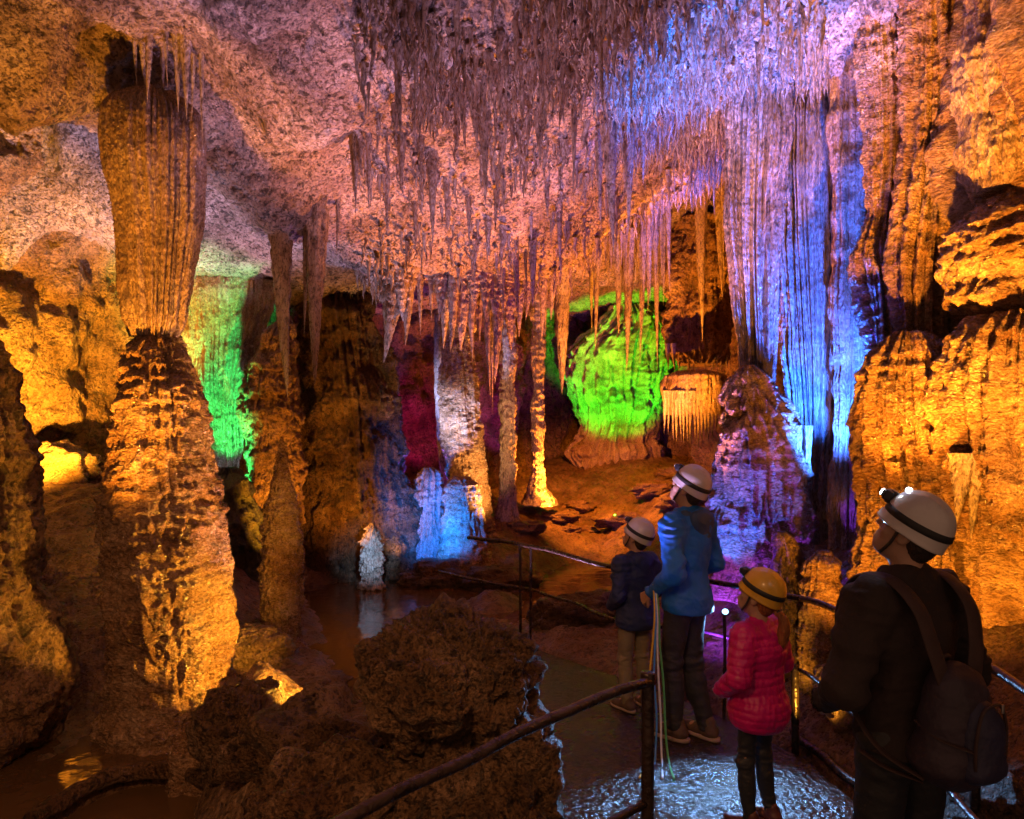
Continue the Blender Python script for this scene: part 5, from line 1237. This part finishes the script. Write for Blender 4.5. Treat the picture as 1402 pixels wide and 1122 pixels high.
# great column
lamp("flood_or_fill_lamp", G(-0.95, 4.78, .45), P(255, 820, 5.2), GOLD, 360, 100)
lamp("flood_or_fill_lamp", (-2.5, 3.8, 0.2), P(200, 270, 5.2), AMB, 1500, 36)
lamp("flood_or_fill_lamp", (-1.3, 5.6, 0.6), P(255, 560, 5.2), PINK, 60, 70)
# golden vault
lamp("flood_or_fill_lamp", GP(30, 7.0, 0.45), P(15, 430, 9.2), (1.0, 0.45, 0.03), 2000, 90)
# ceiling
lamp("flood_or_fill_lamp", (-1.6, 7.7, 0.1), (-1.6, 8.4, 4.2), LIL, 520, 60, 1.0)
lamp("flood_or_fill_lamp", G(-3.9, 8.3, .3), (-3.9, 7.9, 4.5), (0.82, 0.58, 0.95), 900, 80)
lamp("flood_or_fill_lamp", G(-4.7, 6.7, .3), P(110, 85, 7.2), (0.35, 0.45, 1.0), 500, 34)
lamp("flood_or_fill_lamp", (-1.2, 4.8, 0.3), (-1.4, 4.4, 4.5), (1.0, 0.40, 0.22), 190, 100)
lamp("flood_or_fill_lamp", (0.2, 8.6, 0.2), (0.7, 7.4, 4.5), (1.0, 0.27, 0.03), 2900, 80)
lamp("flood_or_fill_lamp", (0.05, 6.2, 0.15), (0.3, 5.6, 4.6), (0.78, 0.46, 0.8), 560, 80)
lamp("flood_or_fill_lamp", (0.0, 4.2, .12), (0.25, 4.9, 4.5), (0.70, 0.45, 0.95), 640, 80)
# blue roof and curtains
lamp("flood_or_fill_lamp", (2.68, 5.65, 1.35), P(1105, 320, 6.9), (0.02, 0.12, 1.0), 3000, 76)
lamp("flood_or_fill_lamp", (1.68, 4.75, .3), P(1015, 20, 5.5), (0.01, 0.16, 1.0), 10000, 32)
lamp("flood_or_fill_lamp", G(1.0, 6.3, .3), P(870, 120, 6.4), (0.50, 0.40, 1.0), 500, 36)
lamp("flood_or_fill_lamp", (1.4, 5.2, .35), P(1005, 740, 6.1), (0.20, 0.04, 1.0), 300, 110)
lamp("flood_or_fill_lamp", G(1.3, 5.6, .3), P(1008, 360, 6.5), (1.0, 0.34, 0.12), 1100, 18, 0.9)
lamp("flood_or_fill_lamp", (1.45, 5.6, .7), P(1050, 590, 6.1), (0.01, 0.13, 1.0), 300, 60)
# amber wall
lamp("flood_or_fill_lamp", (2.15, 3.1, .85), P(1345, 620, 4.4), (1.0, 0.38, 0.02), 130, 90)
lamp("flood_or_fill_lamp", (1.78, 3.95, .7), P(1300, 190, 5.1), AMB, 2700, 33)
lamp("flood_or_fill_lamp", (2.05, 2.7, 0.9), P(1400, 220, 4.6), (1.0, 0.38, 0.05), 700, 64)
lamp("flood_or_fill_lamp", (2.15, 2.9, 1.1), P(1320, 60, 5.0), AMB, 900, 56)
lamp("flood_or_fill_lamp", (1.85, 3.9, 0.35), P(1270, 620, 4.9), AMB, 240, 80)
lamp("flood_or_fill_lamp", (1.80, 4.35, 0.2), P(1122, 830, 5.0), GOLD, 35, 80)
# orange back room, column foot, needles
lamp("flood_or_fill_lamp", GP(757, 12.4, .25), (1.5, 12.4, 5.0), ORG, 1500, 120)
lamp("flood_or_fill_lamp", G(1.7, 8.4, .3), P(890, 250, 11.0), (1.0, 0.31, 0.02), 2800, 62)
lamp("flood_or_fill_lamp", (1.2, 12.2, 2.4), P(830, 690, 13.6), ORG, 800, 110)
lamp("flood_or_fill_lamp", GP(842, 12.9, .3), P(845, 510, 15.5), (0.03, 1.0, 0.01), 3600, 46)
# green curtain behind the great column
lamp("flood_or_fill_lamp", GP(315, 9.0, .3), P(302, 470, 10.0), (0.04, 1.0, 0.2), 1200, 50)
lamp("flood_or_fill_lamp", GP(318, 9.3, .3), P(305, 600, 10.0), COOL, 25, 70)
# amber pillar behind
lamp("flood_or_fill_lamp", GP(388, 8.1, .25), P(372, 560, 9.6), AMB, 380, 56)
lamp("flood_or_fill_lamp", P(455, 745, 9.4), P(495, 600, 10.9), AMB, 110, 130, 1.0)
# magenta rear, purple edges
lamp("flood_or_fill_lamp", (-1.5, 12.4, 1.0), (-1.6, 13.6, 3.5), MAG, 90, 110)
lamp("flood_or_fill_lamp", (0.1, 13.2, 1.2), (0.0, 14.8, 3.0), (0.6, 0.06, 1.0), 90, 70)
lamp("flood_or_fill_lamp", P(590, 680, 11.9), P(560, 650, 10.9), PUR, 130, 120, 1.0)
lamp("flood_or_fill_lamp", P(556, 770, 10.1), P(545, 640, 10.7), GOLD, 40, 120, 1.0)
# domes and stout column
lamp("flood_or_fill_lamp", P(590, 742, 9.7), P(608, 690, 10.9), (0.005, 0.15, 1.0), 420, 120, 1.0)
lamp("flood_or_fill_lamp", P(700, 720, 10.3), P(648, 600, 11.2), (1.0, 0.5, 0.13), 300, 100, 1.0)
lamp("flood_or_fill_lamp", P(548, 800, 8.8) + np.array([0, 0, .2]), P(622, 560, 11.2), (0.42, 0.52, 1.0), 2800, 19, 1.0)
lamp("flood_or_fill_lamp", P(512, 800, 8.4) + np.array([0, 0, .25]), P(509, 760, 9.9), (0.30, 0.55, 1.0), 170, 34, 1.0)
# the visible floodlight on the railing
lamp("flood_or_fill_lamp", FL + np.array([-0.02, -0.06, 0.0]), (1.0, 2.7, 0.0), (0.25, 0.52, 1.0), 190, 86)
point("helmet_glow_fill", (1.33, 2.66, 1.87), (0.85, 0.93, 1.0), 0.8, 0.01)  # added point light beside the crown dome, brightens the helmet shell
# added amber fill lamp, unseen behind the camera, lifts the dark foreground
lamp("flood_or_fill_lamp", (-0.9, 0.2, 3.4), (-1.2, 4.2, 0.0), (1.0, 0.45, 0.18), 300, 80, 1.0, 0.25)

scene.view_settings.view_transform = "Standard"; scene.view_settings.look = "None"
scene.view_settings.exposure = 0.18; scene.view_settings.gamma = 1
scene.render.engine = "CYCLES"
cy = scene.cycles
cy.use_denoising = True
try: cy.denoiser = "OPENIMAGEDENOISE"
except Exception: pass
cy.max_bounces = 4; cy.diffuse_bounces = 2; cy.glossy_bounces = 3; cy.transmission_bounces = 2
cy.sample_clamp_indirect = 1.5; cy.light_sampling_threshold = 0.03; world.cycles.sampling_method = "NONE"; cy.sample_clamp_direct = 0
cy.caustics_reflective = False; cy.caustics_refractive = False
